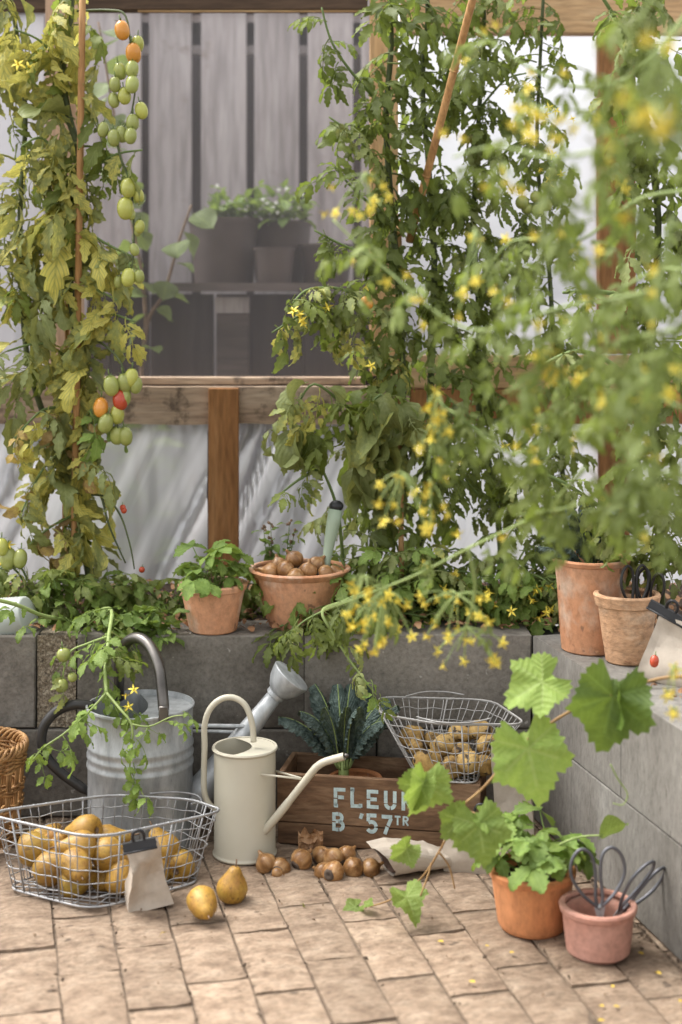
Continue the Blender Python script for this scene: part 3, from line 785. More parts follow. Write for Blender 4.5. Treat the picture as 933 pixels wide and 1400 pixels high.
def leaves(root, pts, keys, step, size, rng, az=(-200, 20), pitch=(-35, 25), start=0.0, jitter=.01, count=None, name='leaf'):
    base = root.location; k = 0
    for p, t in along(pts, step, start):
        if count is not None and k >= count: break
        a = R(rng.uniform(*az)); q = p + Vector((rng.uniform(-1, 1), rng.uniform(-1, 1), rng.uniform(-1, 1))) * jitter
        inst(name, rng.choice(LV[rng.choice(keys)]), root, leaf_matrix(q - base, a, R(rng.uniform(*pitch)), R(rng.uniform(-35, 35)), rng.uniform(*size)))
        k += 1
def fruit(root, p, r, kind, rng, round_=False, label=None):
    M = Matrix.Translation(Vector(p) - root.location) @ Euler((rng.uniform(-.25, .25), rng.uniform(-.25, .25), rng.uniform(0, 6))).to_matrix().to_4x4() @ Matrix.Diagonal((r, r, r, 1))
    o = inst('tomato', (TR if round_ else TM)[kind], root, M, label)
    inst('calyx', CAL, o, Matrix.Rotation(rng.uniform(0, 1), 4, 'Z'))
    return o
def flower(root, p, r, rng, meshes=None, face=None, name='flower'):
    d = Vector(face) if face else Vector((rng.uniform(-.8, .8), rng.uniform(-1, -.1), rng.uniform(-.9, .5)))
    M = Matrix.Translation(Vector(p) - root.location) @ d.to_track_quat('Z', 'Y').to_matrix().to_4x4() @ Matrix.Rotation(rng.uniform(0, 6), 4, 'Z') @ Matrix.Diagonal((r, r, r, 1))
    return inst(name, rng.choice(meshes or FL), root, M)

# ================================================================== POTS AND CANS
def pot(name, label, c, prof, mat, n=40, wob=.02, seed=0, soil=None, rim=None, M=None):
    """prof: outer wall from the foot up; the inside is turned back down"""
    t = thing(name, label, 'pot', c); T = Matrix.Translation(c)
    top_r, top_z = prof[-1]
    inner = [(top_r - .004, top_z + .0015), (top_r - .008, top_z - .002), (top_r - .011, top_z * .86)]
    b = MB(); b.lathe([(prof[0][0] - .004, 0)] + [(prof[0][0], .003)] + prof[1:] + inner + [(prof[0][0] - .004, .012)], n, T, wob, seed)
    b.build('body', mat, t, angle=35)
    if rim:
        r0, z0, r1, z1 = rim; b = MB()
        b.lathe([(r0, z0), (r0 + .0035, z0 + .002), (r1 + .004, z1 - .002), (r1 + .002, z1 + .001), (r1 - .006, z1 + .001), (r1 - .007, z1 - .004)], n, T, wob, seed, cap0=False)
        b.build('rim', mat, t, angle=35)
    if soil:
        b = MB(); rr, zz = soil; b.grid(lambda u, v: (c[0] + rr * v * math.cos(2 * PI * u), c[1] + rr * v * math.sin(2 * PI * u), c[2] + zz + .005 * noise.noise(Vector((v * 9 * math.cos(2 * PI * u), v * 9 * math.sin(2 * PI * u), seed)))), 28, 6)
        b.build('potting_soil', m_soil, t)
    return t
ZW = .396
c = P(292, 862, 3.215); c.z = ZW
pot('terracotta_pot', 'small weathered terracotta pot with a strawberry plant on the back wall', c, [(.052, 0), (.059, .035), (.063, .056), (.068, .08), (.071, .092)], m_terra, 40, .03, 1, (.058, .082), (.0705, .090, .0725, .104)); straw_c = c.copy()
c = P(409, 855, 3.275); c.z = ZW - .005
pot('terracotta_bowl', 'wide terracotta bowl heaped with brown flower bulbs on the back wall', c, [(.066, 0), (.078, .04), (.091, .085), (.103, .118)], m_terra, 44, .025, 5, (.09, .112), (.103, .116, .111, .131)); bowl_c = c.copy()
c = P(809, 893, 3.045); c.z = ZW - .001
pot('terracotta_pot', 'tall orange terracotta pot with dark kale on the right wall', c, [(.062, 0), (.066, .06), (.071, .13), (.076, .180)], m_terra, 44, .02, 9, (.066, .168), (.0755, .1795, .0772, .191)); kpot_c = c.copy()
c = P(858, 906, 2.945); c.z = ZW - .001
pot('terracotta_pot', 'small rough tan pot holding black scissors on the right wall', c, [(.044, 0), (.051, .05), (.056, .1), (.059, .124)], m_terra_t, 40, .05, 13, (.048, .03), (.059, .113, .0625, .137)); spot_c = c.copy()
c = F(728, 1266); c.z = -.001
pot('terracotta_pot', 'bright orange terracotta pot with a strawberry plant on the brick floor', c, [(.058, 0), (.0625, .012), (.068, .05), (.0735, .092)], m_terra_o, 44, .012, 17, (.066, .086), (.0735, .0915, .0745, .105)); opot_c = c.copy()
c = F(818, 1302); c.z = -.001
pot('terracotta_pot', 'pinkish terracotta pot holding grey scissors on the brick floor', c, [(.049, 0), (.0545, .008), (.058, .035), (.0605, .066), (.0618, .072)], m_terra_p, 44, .012, 21, (.05, .02), (.0616, .0725, .063, .085)); ppot_c = c.copy()

# ---- big galvanised watering can
gc = Vector((-.417, 3.04, 0)); T = Matrix.Translation(gc)
t = thing('watering_can', 'large galvanised watering can with dark arched handle', 'watering can', gc)
rr = .110; prof = [(rr, 0), (rr, .006), (rr * .985, .010)]
for z in (.165, .185, .205): prof += [(rr * .985, z - .008), (rr * 1.004, z - .004), (rr * 1.004, z + .001), (rr * .985, z + .005)]
prof += [(rr * .99, .268), (rr * 1.0, .276), (rr * 1.02, .279), (rr * 1.02, .283), (rr * .985, .284), (rr * .975, .276), (rr * .97, .03)]
b = MB(); b.lathe(prof, 56, T); b.build('body', m_galv, t, angle=30)
b = MB(); n = 30; vs = [(gc.x, gc.y, .268)]; 
def lidline(k): 
    a = -PI * .52 + PI * 1.04 * k / n
    return (gc.x + rr * .975 * math.cos(a), gc.y + rr * .975 * math.sin(a), .273)
arc = [lidline(k) for k in range(n + 1)]
inn = [(gc.x + .0 + .030 * math.cos(PI * k / n - PI / 2) ** 1.0 - .015, gc.y + rr * .975 * (-1 + 2 * k / n), .274) for k in range(n + 1)]
vs = arc + inn; b.add(vs, [(k, k + 1, n + 2 + k, n + 1 + k) for k in range(n)])
b.build('half_lid', m_galv, t, angle=30)
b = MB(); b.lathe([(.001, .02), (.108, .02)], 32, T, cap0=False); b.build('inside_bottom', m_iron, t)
zr = .280
hp = smooth_path([P(224, 972, 2.955), P(223, 955, 2.96), P(218, 915, 2.985), P(206, 885, 3.02), P(189, 872, 3.05), P(172, 880, 3.08), P(164, 905, 3.10), P(163, 945, 3.115), P(163, 956, 3.12)], 6)
b = MB(); b.tube(hp, [.0095] + [.0115] * (len(hp) - 2) + [.0095], 12); b.build('top_handle', m_pewter, t, angle=0)
b = MB(); b.box(P(224, 976, 2.927), (.020, .006, .030), bev=.002); b.build('handle_bracket', m_pewter, t)
hp = smooth_path([P(128, 966, 3.04), P(105, 963, 3.04), P(80, 971, 3.04), P(62, 990, 3.04), P(57, 1014, 3.04), P(66, 1038, 3.04), P(86, 1058, 3.04), P(108, 1074, 3.04), P(122, 1084, 3.04)], 6)
b = MB(); b.tube(hp, [.0105] * (len(hp) - 4) + [.009, .008, .007, .006], 12); b.build('back_handle', m_iron, t, angle=0)
b = MB(); b.box(P(123, 1088, 3.035), (.012, .012, .032), bev=.002); b.build('handle_bracket', m_iron, t)
b = MB(); b.tube([P(252, 1106, 3.05), P(279, 1078, 3.06), P(360, 972, 3.09), P(379, 947, 3.096)], [.034, .033, .0185, .0165], 20); b.build('spout', m_galv, t, angle=0)
b = MB(); b.tube([P(258, 992, 3.06), P(336, 993, 3.07)], .0045, 8); b.tube([P(258, 999, 3.08), P(330, 1001, 3.09)], .0035, 8); b.build('spout_brace', m_galv, t)
ax = (P(388, 932, 3.10) - P(360, 972, 3.09)).normalized(); ax = (ax + Vector((.1, -.18, 0))).normalized()
RM2 = Matrix.Translation(P(379, 947, 3.096)) @ ax.to_track_quat('Z', 'Y').to_matrix().to_4x4()
b = MB(); b.lathe([(.0165, -.012), (.0185, -.006), (.018, 0), (.026, .006), (.037, .022), (.0435, .042), (.0445, .047), (.043, .049), (.001, .056)], 32, RM2); b.build('rose', m_galv, t, angle=35)
b = MB(); b.lathe([(.0185, -.010), (.0205, -.008), (.0205, .0), (.018, .002)], 24, RM2, cap0=False); b.build('collar', m_galv, t, angle=30)

# ---- slim cream watering can
wc = F(335, 1166); T = Matrix.Translation(wc)
wc.z = 0
t = thing('watering_can', 'slim cream enamel watering can with long bent spout', 'watering can', wc)
rr = .0625
b = MB(); b.lathe([(rr + .002, 0), (rr + .003, .003), (rr + .001, .006), (rr, .009), (rr, .209), (rr + .003, .211), (rr + .0045, .214), (rr + .003, .217), (rr - .002, .217), (rr - .003, .213), (rr - .003, .02)], 56, T); b.build('body', m_cream, t, angle=30)
b = MB(); n = 28; arc = []; inn = []
for k in range(n + 1):
    a = -PI * .62 + PI * 1.24 * k / n; arc.append((wc.x + (rr - .0028) * math.cos(a), wc.y + (rr - .0028) * math.sin(a), .2155))
    s_ = -1 + 2 * k / n; e = Vector(((rr - .0028) * math.cos(PI * .62), (rr - .0028) * math.sin(PI * .62)))
    inn.append((wc.x + e.x + .036 * (1 - s_ * s_) - .0, wc.y + e.y * s_, .2155))
b.add(arc + inn, [(k, k + 1, n + 2 + k, n + 1 + k) for k in range(n)]); b.build('half_lid', m_cream, t)
b = MB(); b.lathe([(.001, .012), (rr - .004, .012)], 28, T, cap0=False); b.build('inside_bottom', m_cream, t)
hp = smooth_path([P(347, 1014, 2.96), P(345, 990, 2.96), P(336, 965, 2.962), P(320, 954, 2.965), P(302, 956, 2.965), P(287, 970, 2.965), P(280, 992, 2.965), P(280, 1020, 2.965), P(279, 1060, 2.965), P(280, 1085, 2.965), P(287, 1100, 2.965), P(298, 1108, 2.965)], 6)
b = MB(); b.tube(hp, .0062, 14); b.build('handle', m_cream, t, angle=0)
hp = smooth_path([P(362, 1136, 2.93), P(384, 1110, 2.915), P(425, 1058, 2.893), P(434, 1048, 2.89), P(446, 1041, 2.885), P(471, 1034, 2.875)], 6)
b = MB(); b.tube(hp, [.0085] * 8 + [.0075] * (len(hp) - 8), 14, cap=False); b.build('spout', m_cream, t, angle=0)
b = MB(); b.ball(P(474, 1033, 2.874), (.0055, .0045, .0045), 10, 7); b.build('spout_tip', m_pewter, t, angle=0)
b = MB(); b.tube([P(351, 1058, 2.922), P(412, 1065, 2.90)], .0022, 8); b.tube([P(377, 1054, 2.96), P(412, 1064, 2.90)], .0022, 8); b.build('spout_brace', m_cream, t, angle=0)

# ---- stencilled wooden crate
fl_ = F(379, 1153); fr_ = F(657, 1172.0)
ux = (fr_ - fl_); LC = ux.length; ux.normalize(); uy = Vector((-ux.y, ux.x, 0)); DC, HC = .150, .145
CM = Matrix((( ux.x, uy.x, 0, fl_.x), (ux.y, uy.y, 0, fl_.y), (0, 0, 1, 0), (0, 0, 0, 1)))
t = thing('wooden_crate', 'dark stained wooden crate with pale blue stencilled letters', 'crate', fl_)
th = .012
def cbox(name, c, d, mat, bev=.0015):
    b = MB(); b.box(c, d, CM, bev); return b.build(name, mat, t, True, angle=30)
cbox('front_board', (LC / 2, th / 2, .045 + (HC - .045) / 2 + .0005), (LC, th, HC - .046), m_crate)
cbox('front_board', (LC / 2 + .001, th / 2 + .0012, .0222), (LC, th, .0435), m_crate)
cbox('back_board', (LC / 2, DC - th / 2, .095), (LC, th, HC - .047), m_crate)
cbox('back_board', (LC / 2, DC - th / 2 + .001, .0222), (LC, th, .0435), m_crate)
for x in (th / 2 + .001, LC - th / 2 - .001): cbox('end_board', (x, DC / 2, HC / 2 + .001), (th, DC - 2 * th - .002, HC + .001), m_crate_y)
cbox('bottom_board', (LC / 2, DC / 2, .008), (LC - 2 * th - .004, DC - 2 * th - .004, .010), m_crate)
# stencil letters as thin paint sheets on the boards
def ribbon(mb, pts, w, M):
    m = len(pts); vs = []
    for i in range(m):
        a, b_ = Vector(pts[max(i - 1, 0)]), Vector(pts[min(i + 1, m - 1)]); d = (b_ - a).normalized(); q = Vector((-d.y, d.x)) * w / 2
        p = Vector(pts[i]); vs += [(p.x + q.x, 0, p.y + q.y), (p.x - q.x, 0, p.y - q.y)]
    mb.add(vs, [(2 * i, 2 * i + 1, 2 * i + 3, 2 * i + 2) for i in range(m - 1)], M)
def arc_pts(cx, cy, rx, ry, a0, a1, n=10): return [(cx + rx * math.cos(R(a0 + (a1 - a0) * k / n)), cy + ry * math.sin(R(a0 + (a1 - a0) * k / n))) for k in range(n + 1)]
GL = {  # strokes in a box 0.7 wide, 1 high, with stencil gaps
 'F': [[(.1, 0), (.1, .40)], [(.1, .46), (.1, 1)], [(.19, .91), (.66, .91)], [(.24, .5), (.58, .5)], [(.02, .04), (.24, .04)]],
 'L': [[(.1, .14), (.1, 1)], [(.02, .08), (.60, .08)], [(.57, .02), (.57, .22)], [(.0, .96), (.22, .96)]],
 'E': [[(.1, 0), (.1, .44)], [(.1, .52), (.1, 1)], [(.2, .91), (.64, .91)], [(.2, .5), (.56, .5)], [(.2, .09), (.66, .09)]],
 'U': [[(.1, 1), (.1, .34)] , arc_pts(.35, .34, .25, .26, 188, 264), arc_pts(.35, .34, .25, .26, 276, 352), [(.6, .36), (.6, 1)]],
 'R': [[(.1, 0), (.1, 1)], [(.19, .92), (.34, .92)], arc_pts(.34, .71, .24, .21, 84, -84), [(.34, .5), (.19, .5)], [(.34, .44), (.62, 0)]],
 'B': [[(.1, 0), (.1, .46)], [(.1, .53), (.1, 1)], [(.2, .92), (.36, .92)], arc_pts(.36, .725, .20, .195, 84, -84), arc_pts(.38, .30, .24, .225, 84, -84), [(.2, .08), (.36, .08)], [(.2, .52), (.36, .52)]],
 "'": [[(.30, 1), (.20, .70)]],
 '5': [[(.20, .91), (.62, .91)], [(.15, 1), (.15, .60)], arc_pts(.34, .33, .26, .25, 130, 6), arc_pts(.34, .33, .26, .25, -6, -150)],
 '7': [[(.04, .91), (.64, .91)], [(.58, .84), (.40, .44)], [(.36, .38), (.22, 0)]],
 'T': [[(.02, .91), (.68, .91)], [(.35, 0), (.35, .82)]],
}
def letter(ch, x, z, h, w=None, st=.19):
    w = w or h * 1.0; mb = MB(); M_ = CM @ Matrix.Translation((x, -.0007, z)) @ Matrix.Diagonal((w, 1, h, 1))
    for s_ in GL[ch]: ribbon(mb, s_, st, M_)
    o = mb.build('letter', m_paint, t, False); return o
s0 = LC / (657 - 379)          # metres per photograph pixel along the crate
for ch, px in (('F', 458), ('L', 481), ('E', 503.5), ('U', 527), ('R', 551)):
    letter(ch, (px - 379) * s0, .0845, .038, .037, .2)
for ch, px, hh in (('B', 456, .038), ("'", 490, .036), ('5', 502, .040), ('7', 523, .039)):
    letter(ch, (px - 379) * s0, .034 if ch != "'" else .037, hh, .036, .2)
for ch, px in (('T', 541.5), ('R', 552.5)): letter(ch, (px - 379) * s0, .054, .019, .018, .2)
# terracotta pot lying inside the crate
kc = CM @ Vector((.150, .078, .014))
pot('terracotta_pot', 'terracotta pot standing inside the stencilled crate under the kale', kc, [(.040, 0), (.046, .05), (.050, .085)], m_terra_o, 36, .02, 31, (.045, .09), (.050, .084, .054, .106))

# ---- wire baskets
def lerp(a, b, t): return a + (b - a) * t
def loop_pts(poly, rnd=.25, n=6):
    """closed polygon with rounded corners"""
    out = []; m = len(poly)
    for i in range(m):
        a, p, b = poly[i - 1], poly[i], poly[(i + 1) % m]
        s_, e = lerp(p, a, rnd), lerp(p, b, rnd)
        for k in range(n + 1):
            u = k / n; out.append(lerp(lerp(s_, p, u), lerp(p, e, u), u))
    return out
def resample(pts, n):
    L_ = [0]; m = len(pts)
    for i in range(m): L_.append(L_[-1] + (pts[(i + 1) % m] - pts[i]).length)
    out = []; j = 0
    for k in range(n):
        s_ = L_[-1] * k / n
        while L_[j + 1] < s_: j += 1
        out.append(lerp(pts[j % m], pts[(j + 1) % m], (s_ - L_[j]) / max(1e-9, L_[j + 1] - L_[j])))
    return out
def wire_basket(t, bot, top, mat, nv, hz, r, seed, base_n=(6, 5), struts=()):
    rg = random.Random(seed)
    A = resample(loop_pts(bot, .22), 120); B_ = resample(loop_pts(top, .22), 120)
    b = MB(); b.tube(B_, r * 2.1, 8, closed=True); 
    B2 = [q + Vector((rg.uniform(-1, 1), rg.uniform(-1, 1), -2.2)) * r for q in B_]; b.tube(B2, r * 1.1, 6, closed=True)
    for k in range(0, 120, 3): b.ball(B_[k], r * 2.7, 6, 4)
    b.build('rim', mat, t, angle=0)
    b = MB(); b.tube(A, r * 1.9, 8, closed=True); b.build('base_ring', mat, t, angle=0)
    b = MB()
    for k in range(nv):
        i = int(120 * k / nv); p, q = A[i], B_[i]
        pts = [lerp(p, q, u / 6) + Vector((rg.uniform(-1, 1), rg.uniform(-1, 1), 0)) * r * .8 for u in range(7)]
        b.tube(pts, r, 5)
    for h in hz:
        pts = []
        for i in range(0, 120, 2):
            q = lerp(A[i], B_[i], h); q = q + Vector((rg.uniform(-1, 1), rg.uniform(-1, 1), 1.6 * math.sin(i * .7 + h * 9) + rg.uniform(-.8, .8))) * r
            pts.append(q)
        b.tube(pts, r, 5, closed=True)
    o = b.build('wire_mesh', mat, t, angle=0); o['kind'] = 'stuff'
    for i in struts:
        i = int(i * 120); b = MB(); b.tube([A[i], B_[i]], r * 1.7, 6); b.build('strut', mat, t, angle=0)
    b = MB()
    for k in range(1, 14):
        u = k / 14
        b.tube([A[int(60 * u)], A[119 - int(59 * u)]], r * 1.0, 5)
    for k in range(1, 10):
        u = k / 10
        b.tube([A[(30 + int(60 * u)) % 120], A[(29 - int(59 * u)) % 120]], r * 1.0, 5)
    o = b.build('base_mesh', mat, t, angle=0); o['kind'] = 'stuff'
    return A, B_
zb = .004
bot = [F(126, 1247), F(276, 1208), F(240, 1158), F(110, 1152), F(6, 1216)]
bot = [Vector((p.x, min(p.y, 2.905), zb)) for p in bot]
zt = .138
top = [P(130, 1150, 2.675), P(308, 1108, 2.82), P(262, 1091, 2.885), P(150, 1086, 2.912), P(-26, 1112, 2.79)]
top = [Vector((p.x, p.y, zt + (.006 if i == 4 else 0))) for i, p in enumerate(top)]
pb = thing('wire_basket', 'zinc wire basket full of pears in front of the galvanised can', 'basket', (bot[0] + bot[2]) / 2)
wire_basket(pb, bot, top, m_wire, 46, (.14, .32, .5, .68, .84), .0011, 3, struts=(.10, .21, .36, .5, .63, .76, .87, .97))
b = MB(); b.tube(smooth_path([P(205, 1085, 2.905), P(240, 1083, 2.93), P(268, 1087, 2.94), P(275, 1096, 2.92), P(262, 1099, 2.88)], 6), .002, 8); b.build('handle', m_wire, pb, angle=0)

# potato basket stands on the right end of the crate
def CP(x, y, z): return CM @ Vector((x, y, z))
yb = HC + .004
bot = [CP((574 - 379) * s0, -.004, yb), CP(.410, -.002, yb), CP(.416, .105, yb), CP(.262, .108, yb)]
top = [P(519, 974, 3.02), P(600, 988, 2.948), P(722, 980, 2.945), P(672, 945, 3.125), P(518, 950, 3.15)]
zt2 = .268; top = [Vector((p.x, p.y, zt2)) for p in top]
tb = thing('wire_basket', 'whitish wire basket of potatoes standing on the crate', 'basket', (bot[0] + bot[2]) / 2)
wire_basket(tb, bot, top, m_wire2, 44, (.16, .33, .5, .67, .84), .0010, 8, struts=(.02, .25, .5, .72))
b = MB(); b.tube(smooth_path([P(570, 980, 2.99), P(600, 987, 2.95), P(640, 988, 2.945), P(672, 982, 2.95)], 6), .0016, 8); b.build('handle', m_wire2, tb, angle=0)
b = MB(); b.tube(smooth_path([P(555, 952, 3.14), P(580, 946, 3.15), P(610, 946, 3.15), P(635, 950, 3.14)], 6), .0016, 8); b.build('handle', m_wire2, tb, angle=0)

# ---- pears
def pear_mesh(seed, name='pear'):
    rg = random.Random(seed); fat = rg.uniform(.93, 1.06); neck = rg.uniform(.85, 1.1)
    prof = [(.002, .006), (.010, .002), (.020, .0), (.030, .006), (.0365, .018), (.038 * fat, .031), (.0355 * fat, .044), (.029 * neck, .056), (.0215 * neck, .067), (.0165 * neck, .077), (.012 * neck, .085), (.005, .089), (.001, .0885)]
    mb = MB(); mb.lathe(prof, 22, None, .05, seed, cap0=False)
    bx, by = rg.uniform(-.006, .006), rg.uniform(-.006, .006)
    mb.v = [(x + bx * (z / .09) ** 2, y + by * (z / .09) ** 2, z) for x, y, z in mb.v]
    me = mb.mesh(name, m_pear)
    st = MB(); st.tube(smooth_path([(bx * .95, by * .95, .086), (bx + .001, by, .096), (bx + .005, by + .002, .106)], 3), [.0016, .0022], 6)
    ey = MB(); ey.lathe([(.001, .0048), (.006, .0015), (.0075, .0005), (.004, .004)], 9, cap0=False)
    return me, st.mesh('stalk', m_twig), ey.mesh('blossom_end', m_twig)
PEARS = [pear_mesh(k) for k in range(5)]
def pear(label, ctr, direction, s=1.0, k=0, group=None):
    """ctr: centre of the belly; direction: where the stalk points"""
    me, st, ey = PEARS[k % 5]
    q = Vector(direction).normalized().to_track_quat('Z', 'Y').to_matrix().to_4x4()
    M = Matrix.Translation(ctr) @ q @ Matrix.Rotation(k * 1.3, 4, 'Z') @ Matrix.Scale(s, 4) @ Matrix.Translation((0, 0, -.036))
    o = bpy.data.objects.new('pear', me); col.objects.link(o); o.matrix_basis = M
    tag(o, label, 'pear', group)
    inst('stalk', st, o, Matrix.Identity(4)); inst('blossom_end', ey, o, Matrix.Identity(4))
    return o
pc = F(318, 1232); pear('pear standing upright on the bricks with its stalk up', Vector((pc.x, pc.y, .027)), (.12, -.05, 1), .75, 0)
pc = F(277, 1256); pear('pear lying on the bricks with its stalk towards the viewer', Vector((pc.x, pc.y, .0275)), (.30, -1, -.22), .75, 1)
PG = 'pears in the wire basket'
for i, (px, py, y, d, lab) in enumerate((
    (47, 1160, 2.815, (1, .1, .1), 'pear at the far left end of the wire basket'),
    (72, 1156, 2.86, (.2, -.3, 1), 'small pear seen between the far left pear and the pair of round ones'),
    (70, 1187, 2.775, (.9, -.3, .5), 'pear in the front left corner of the wire basket leaning right'),
    (116, 1136, 2.81, (-.9, .4, -.2), 'topmost pear of the wire basket heap'),
    (108, 1158, 2.77, (-.8, -.3, .1), 'round pear just below the topmost pear in the basket'),
    (86, 1162, 2.83, (0, -.4, 1), 'pear with a blunt neck at the left of the round pear'),
    (104, 1184, 2.735, (.4, -1, -.2), 'greenish pear pointing at the viewer in the middle of the heap'),
    (102, 1204, 2.772, (1, .2, .1), 'lowest pear lying at the basket front corner'),
    (146, 1196, 2.80, (-.2, .4, .9), 'greenish pear at the bottom right of the front corner'),
    (150, 1148, 2.83, (.9, .1, .2), 'pear behind the paper bag near the rear of the basket'),
    (150, 1168, 2.78, (1, -.3, -.2), 'pear just left of the clipped paper bag top'),
    (166, 1200, 2.76, (.1, .4, .8), 'pear half hidden by the clipped paper bag'),
    (224, 1160, 2.85, (-.5, .2, .8), 'upper pear right of the paper bag in the basket'),
    (247, 1182, 2.845, (.2, 1, .1), 'pear at the right end of the basket showing its blossom end'),
    (214, 1190, 2.83, (.3, .8, -.1), 'low pear behind the right side of the paper bag'),
    (60, 1150, 2.90, (.5, .3, .5), 'pear at the back left of the wire basket'))):
    pear(lab, P(px, py, y), d, .82 if i != 1 else .7, i, PG)

# ---- potatoes
def potato_mesh(seed):
    mb = MB(); rg = random.Random(seed); mb.ball((0, 0, 0), (.033, .027, .025), 18, 12, None, .28, seed * 3.1)
    return mb.mesh('potato', m_potato)
POT = [potato_mesh(k) for k in range(5)]
for i, (px, py, y, s_, lab) in enumerate((
    (587, 1043, 2.985, 1.0, 'biggest potato at the front left of the white basket'), (617, 1050, 2.985, .9, 'potato at the front middle of the white basket'),
    (640, 1042, 2.985, .88, 'upright potato right of the front middle one'), (662, 1046, 2.99, .85, 'potato at the front right beside the tall paper bag'),
    (606, 1020, 3.02, .9, 'dark spotted potato above the biggest one'), (632, 1030, 3.01, .82, 'spotty potato in the centre of the heap'),
    (628, 1005, 3.05, .85, 'top potato in the middle of the white basket'), (656, 1000, 3.05, .85, 'top potato at the right back of the white basket'),
    (666, 1019, 3.03, .85, 'potato at the right side above the tall paper bag'), (562, 1007, 3.08, .88, 'upper potato at the left of the white basket'),
    (569, 1020, 3.06, .72, 'small potato under the upper left one'), (590, 1012, 3.09, .7, 'potato half hidden at the back left of the heap'),
    (600, 1046, 3.04, .8, 'potato buried behind the biggest one'), (645, 1060, 3.04, .8, 'potato at the bottom of the heap'))):
    rg = random.Random(i + 40)
    o = bpy.data.objects.new('potato', POT[i % 5]); col.objects.link(o)
    o.matrix_basis = Matrix.Translation(P(px, py, y)) @ Euler((rg.uniform(-.6, .6), rg.uniform(-.6, .6), rg.uniform(0, 6))).to_matrix().to_4x4() @ Matrix.Scale(s_, 4)
    tag(o, lab, 'potato', 'potatoes in the white wire basket')

# ---- flower bulbs
def bulb_mesh(seed):
    rg = random.Random(seed); nk = rg.uniform(.7, 1.2)
    prof = [(.002, .003), (.009, .0), (.016, .003), (.0225, .011), (.0250, .021), (.0225, .031), (.0145, .0395), (.0080 * nk, .0435), (.0050 * nk, .0465), (.0042, .051), (.0030, .055), (.0010, .0555)]
    mb = MB(); mb.lathe(prof, 20, None, .16, seed * 2.2, cap0=False)
    bx = rg.uniform(-.008, .008); mb.v = [(x + bx * (z / .066) ** 2, y, z) for x, y, z in mb.v]
    rt = MB(); rt.lathe([(.001, .0015), (.008, -.0025), (.012, .0), (.0135, .003)], 12, None, .2, seed, cap0=False)
    return mb.mesh('flower_bulb', m_bulb), rt.mesh('root_plate', m_rootp)
BULB = [bulb_mesh(k) for k in range(6)]
def bulb(label, ctr, d, s_=1.0, k=0, group=None):
    me, rt = BULB[k % 6]
    q = Vector(d).normalized().to_track_quat('Z', 'Y').to_matrix().to_4x4()
    o = bpy.data.objects.new('flower_bulb', me); col.objects.link(o)
    o.matrix_basis = Matrix.Translation(ctr) @ q @ Matrix.Rotation(k * 1.7, 4, 'Z') @ Matrix.Scale(s_, 4) @ Matrix.Translation((0, 0, -.022))
    tag(o, label, 'bulb', group); inst('root_plate', rt, o, Matrix.Identity(4)); return o
for i, (px, py, y, d, s_, lab) in enumerate((
    (364, 1179, 2.89, (-.5, .5, .8), 1.0, 'bulb at the left end of the row touching the cream can'),
    (383, 1186, 2.885, (.3, 1, -.1), .95, 'bulb showing its root plate beside the leftmost bulb'),
    (380, 1193, 2.865, (1, -.1, -.15), .62, 'long pale bulb lying in front of the left bulbs'),
    (413, 1173, 2.90, (.7, .6, .5), 1.0, 'brown bulb below the dry onion skin'),
    (441, 1168, 2.93, (.9, .3, .6), .95, 'pale bulb at the back of the heap'),
    (456, 1172, 2.91, (-.7, .5, .5), 1.0, 'glossy bulb in the middle of the heap leaning left'),
    (475, 1167, 2.93, (.6, .7, .5), .9, 'pinkish bulb at the back right of the heap'),
    (443, 1190, 2.87, (-.8, .7, .2), .92, 'bulb half hidden behind the front one'),
    (456, 1191, 2.85, (.5, .9, -.05), .98, 'front bulb showing a dark round root plate'),
    (484, 1185, 2.87, (.1, -.9, .5), .96, 'bulb with frayed top beside the open paper bag'),
    (508, 1187, 2.875, (.9, .2, .3), .95, 'bulb inside the mouth of the open paper bag'))):
    bulb(lab, P(px, py + 2, y), d, s_ * .88, i, 'flower bulbs on the brick floor')
for i, (dx, dy, dz, d, lab) in enumerate((
    (-.062, -.045, .142, (-.9, -.1, .3), 'left bulb heaped in the wide terracotta bowl'), (-.028, -.055, .150, (.3, -.4, 1), 'striped bulb at the front of the wide bowl'),
    (-.010, -.015, .166, (-.6, -.2, .8), 'topmost bulb in the wide bowl'), (.022, -.050, .146, (.2, -.2, 1), 'round bulb in the middle of the wide bowl'),
    (.040, -.012, .152, (.6, .3, .7), 'bulb near the sage handle in the wide bowl'), (.062, -.048, .138, (1, .1, .2), 'right bulb in the wide bowl'),
    (-.045, .005, .146, (-.3, .3, 1), 'bulb at the rear of the wide bowl'), (.082, -.03, .134, (.5, -.5, .3), 'last bulb at the right rim of the wide bowl'),
    (-.005, -.075, .134, (1, -.2, .0), 'bulb lying along the front rim of the wide bowl'), (-.085, -.03, .132, (-.4, -.5, .6), 'small bulb at the left rim of the wide bowl'))):
    bulb(lab, bowl_c + Vector((dx, dy, dz - .012)), d, .82, i + 2, 'flower bulbs in the bowl')
# dry onion skin
b = MB(); b.grid(lambda u, v: tuple(P(425, 1152, 2.945) + Vector(((u - .5) * .05, .012 * noise.noise(Vector((u * 5, v * 5, 1))), (v - .4) * .04 * (1 + .6 * noise.noise(Vector((u * 6, 2, 0)))) + .008 * noise.noise(Vector((u * 7, v * 7, 4)))))), 12, 8)
o = b.build('onion_skin', m_skin, None, False); tag(o, 'dry papery bulb skin lying behind the bulb row', 'bulb skin')

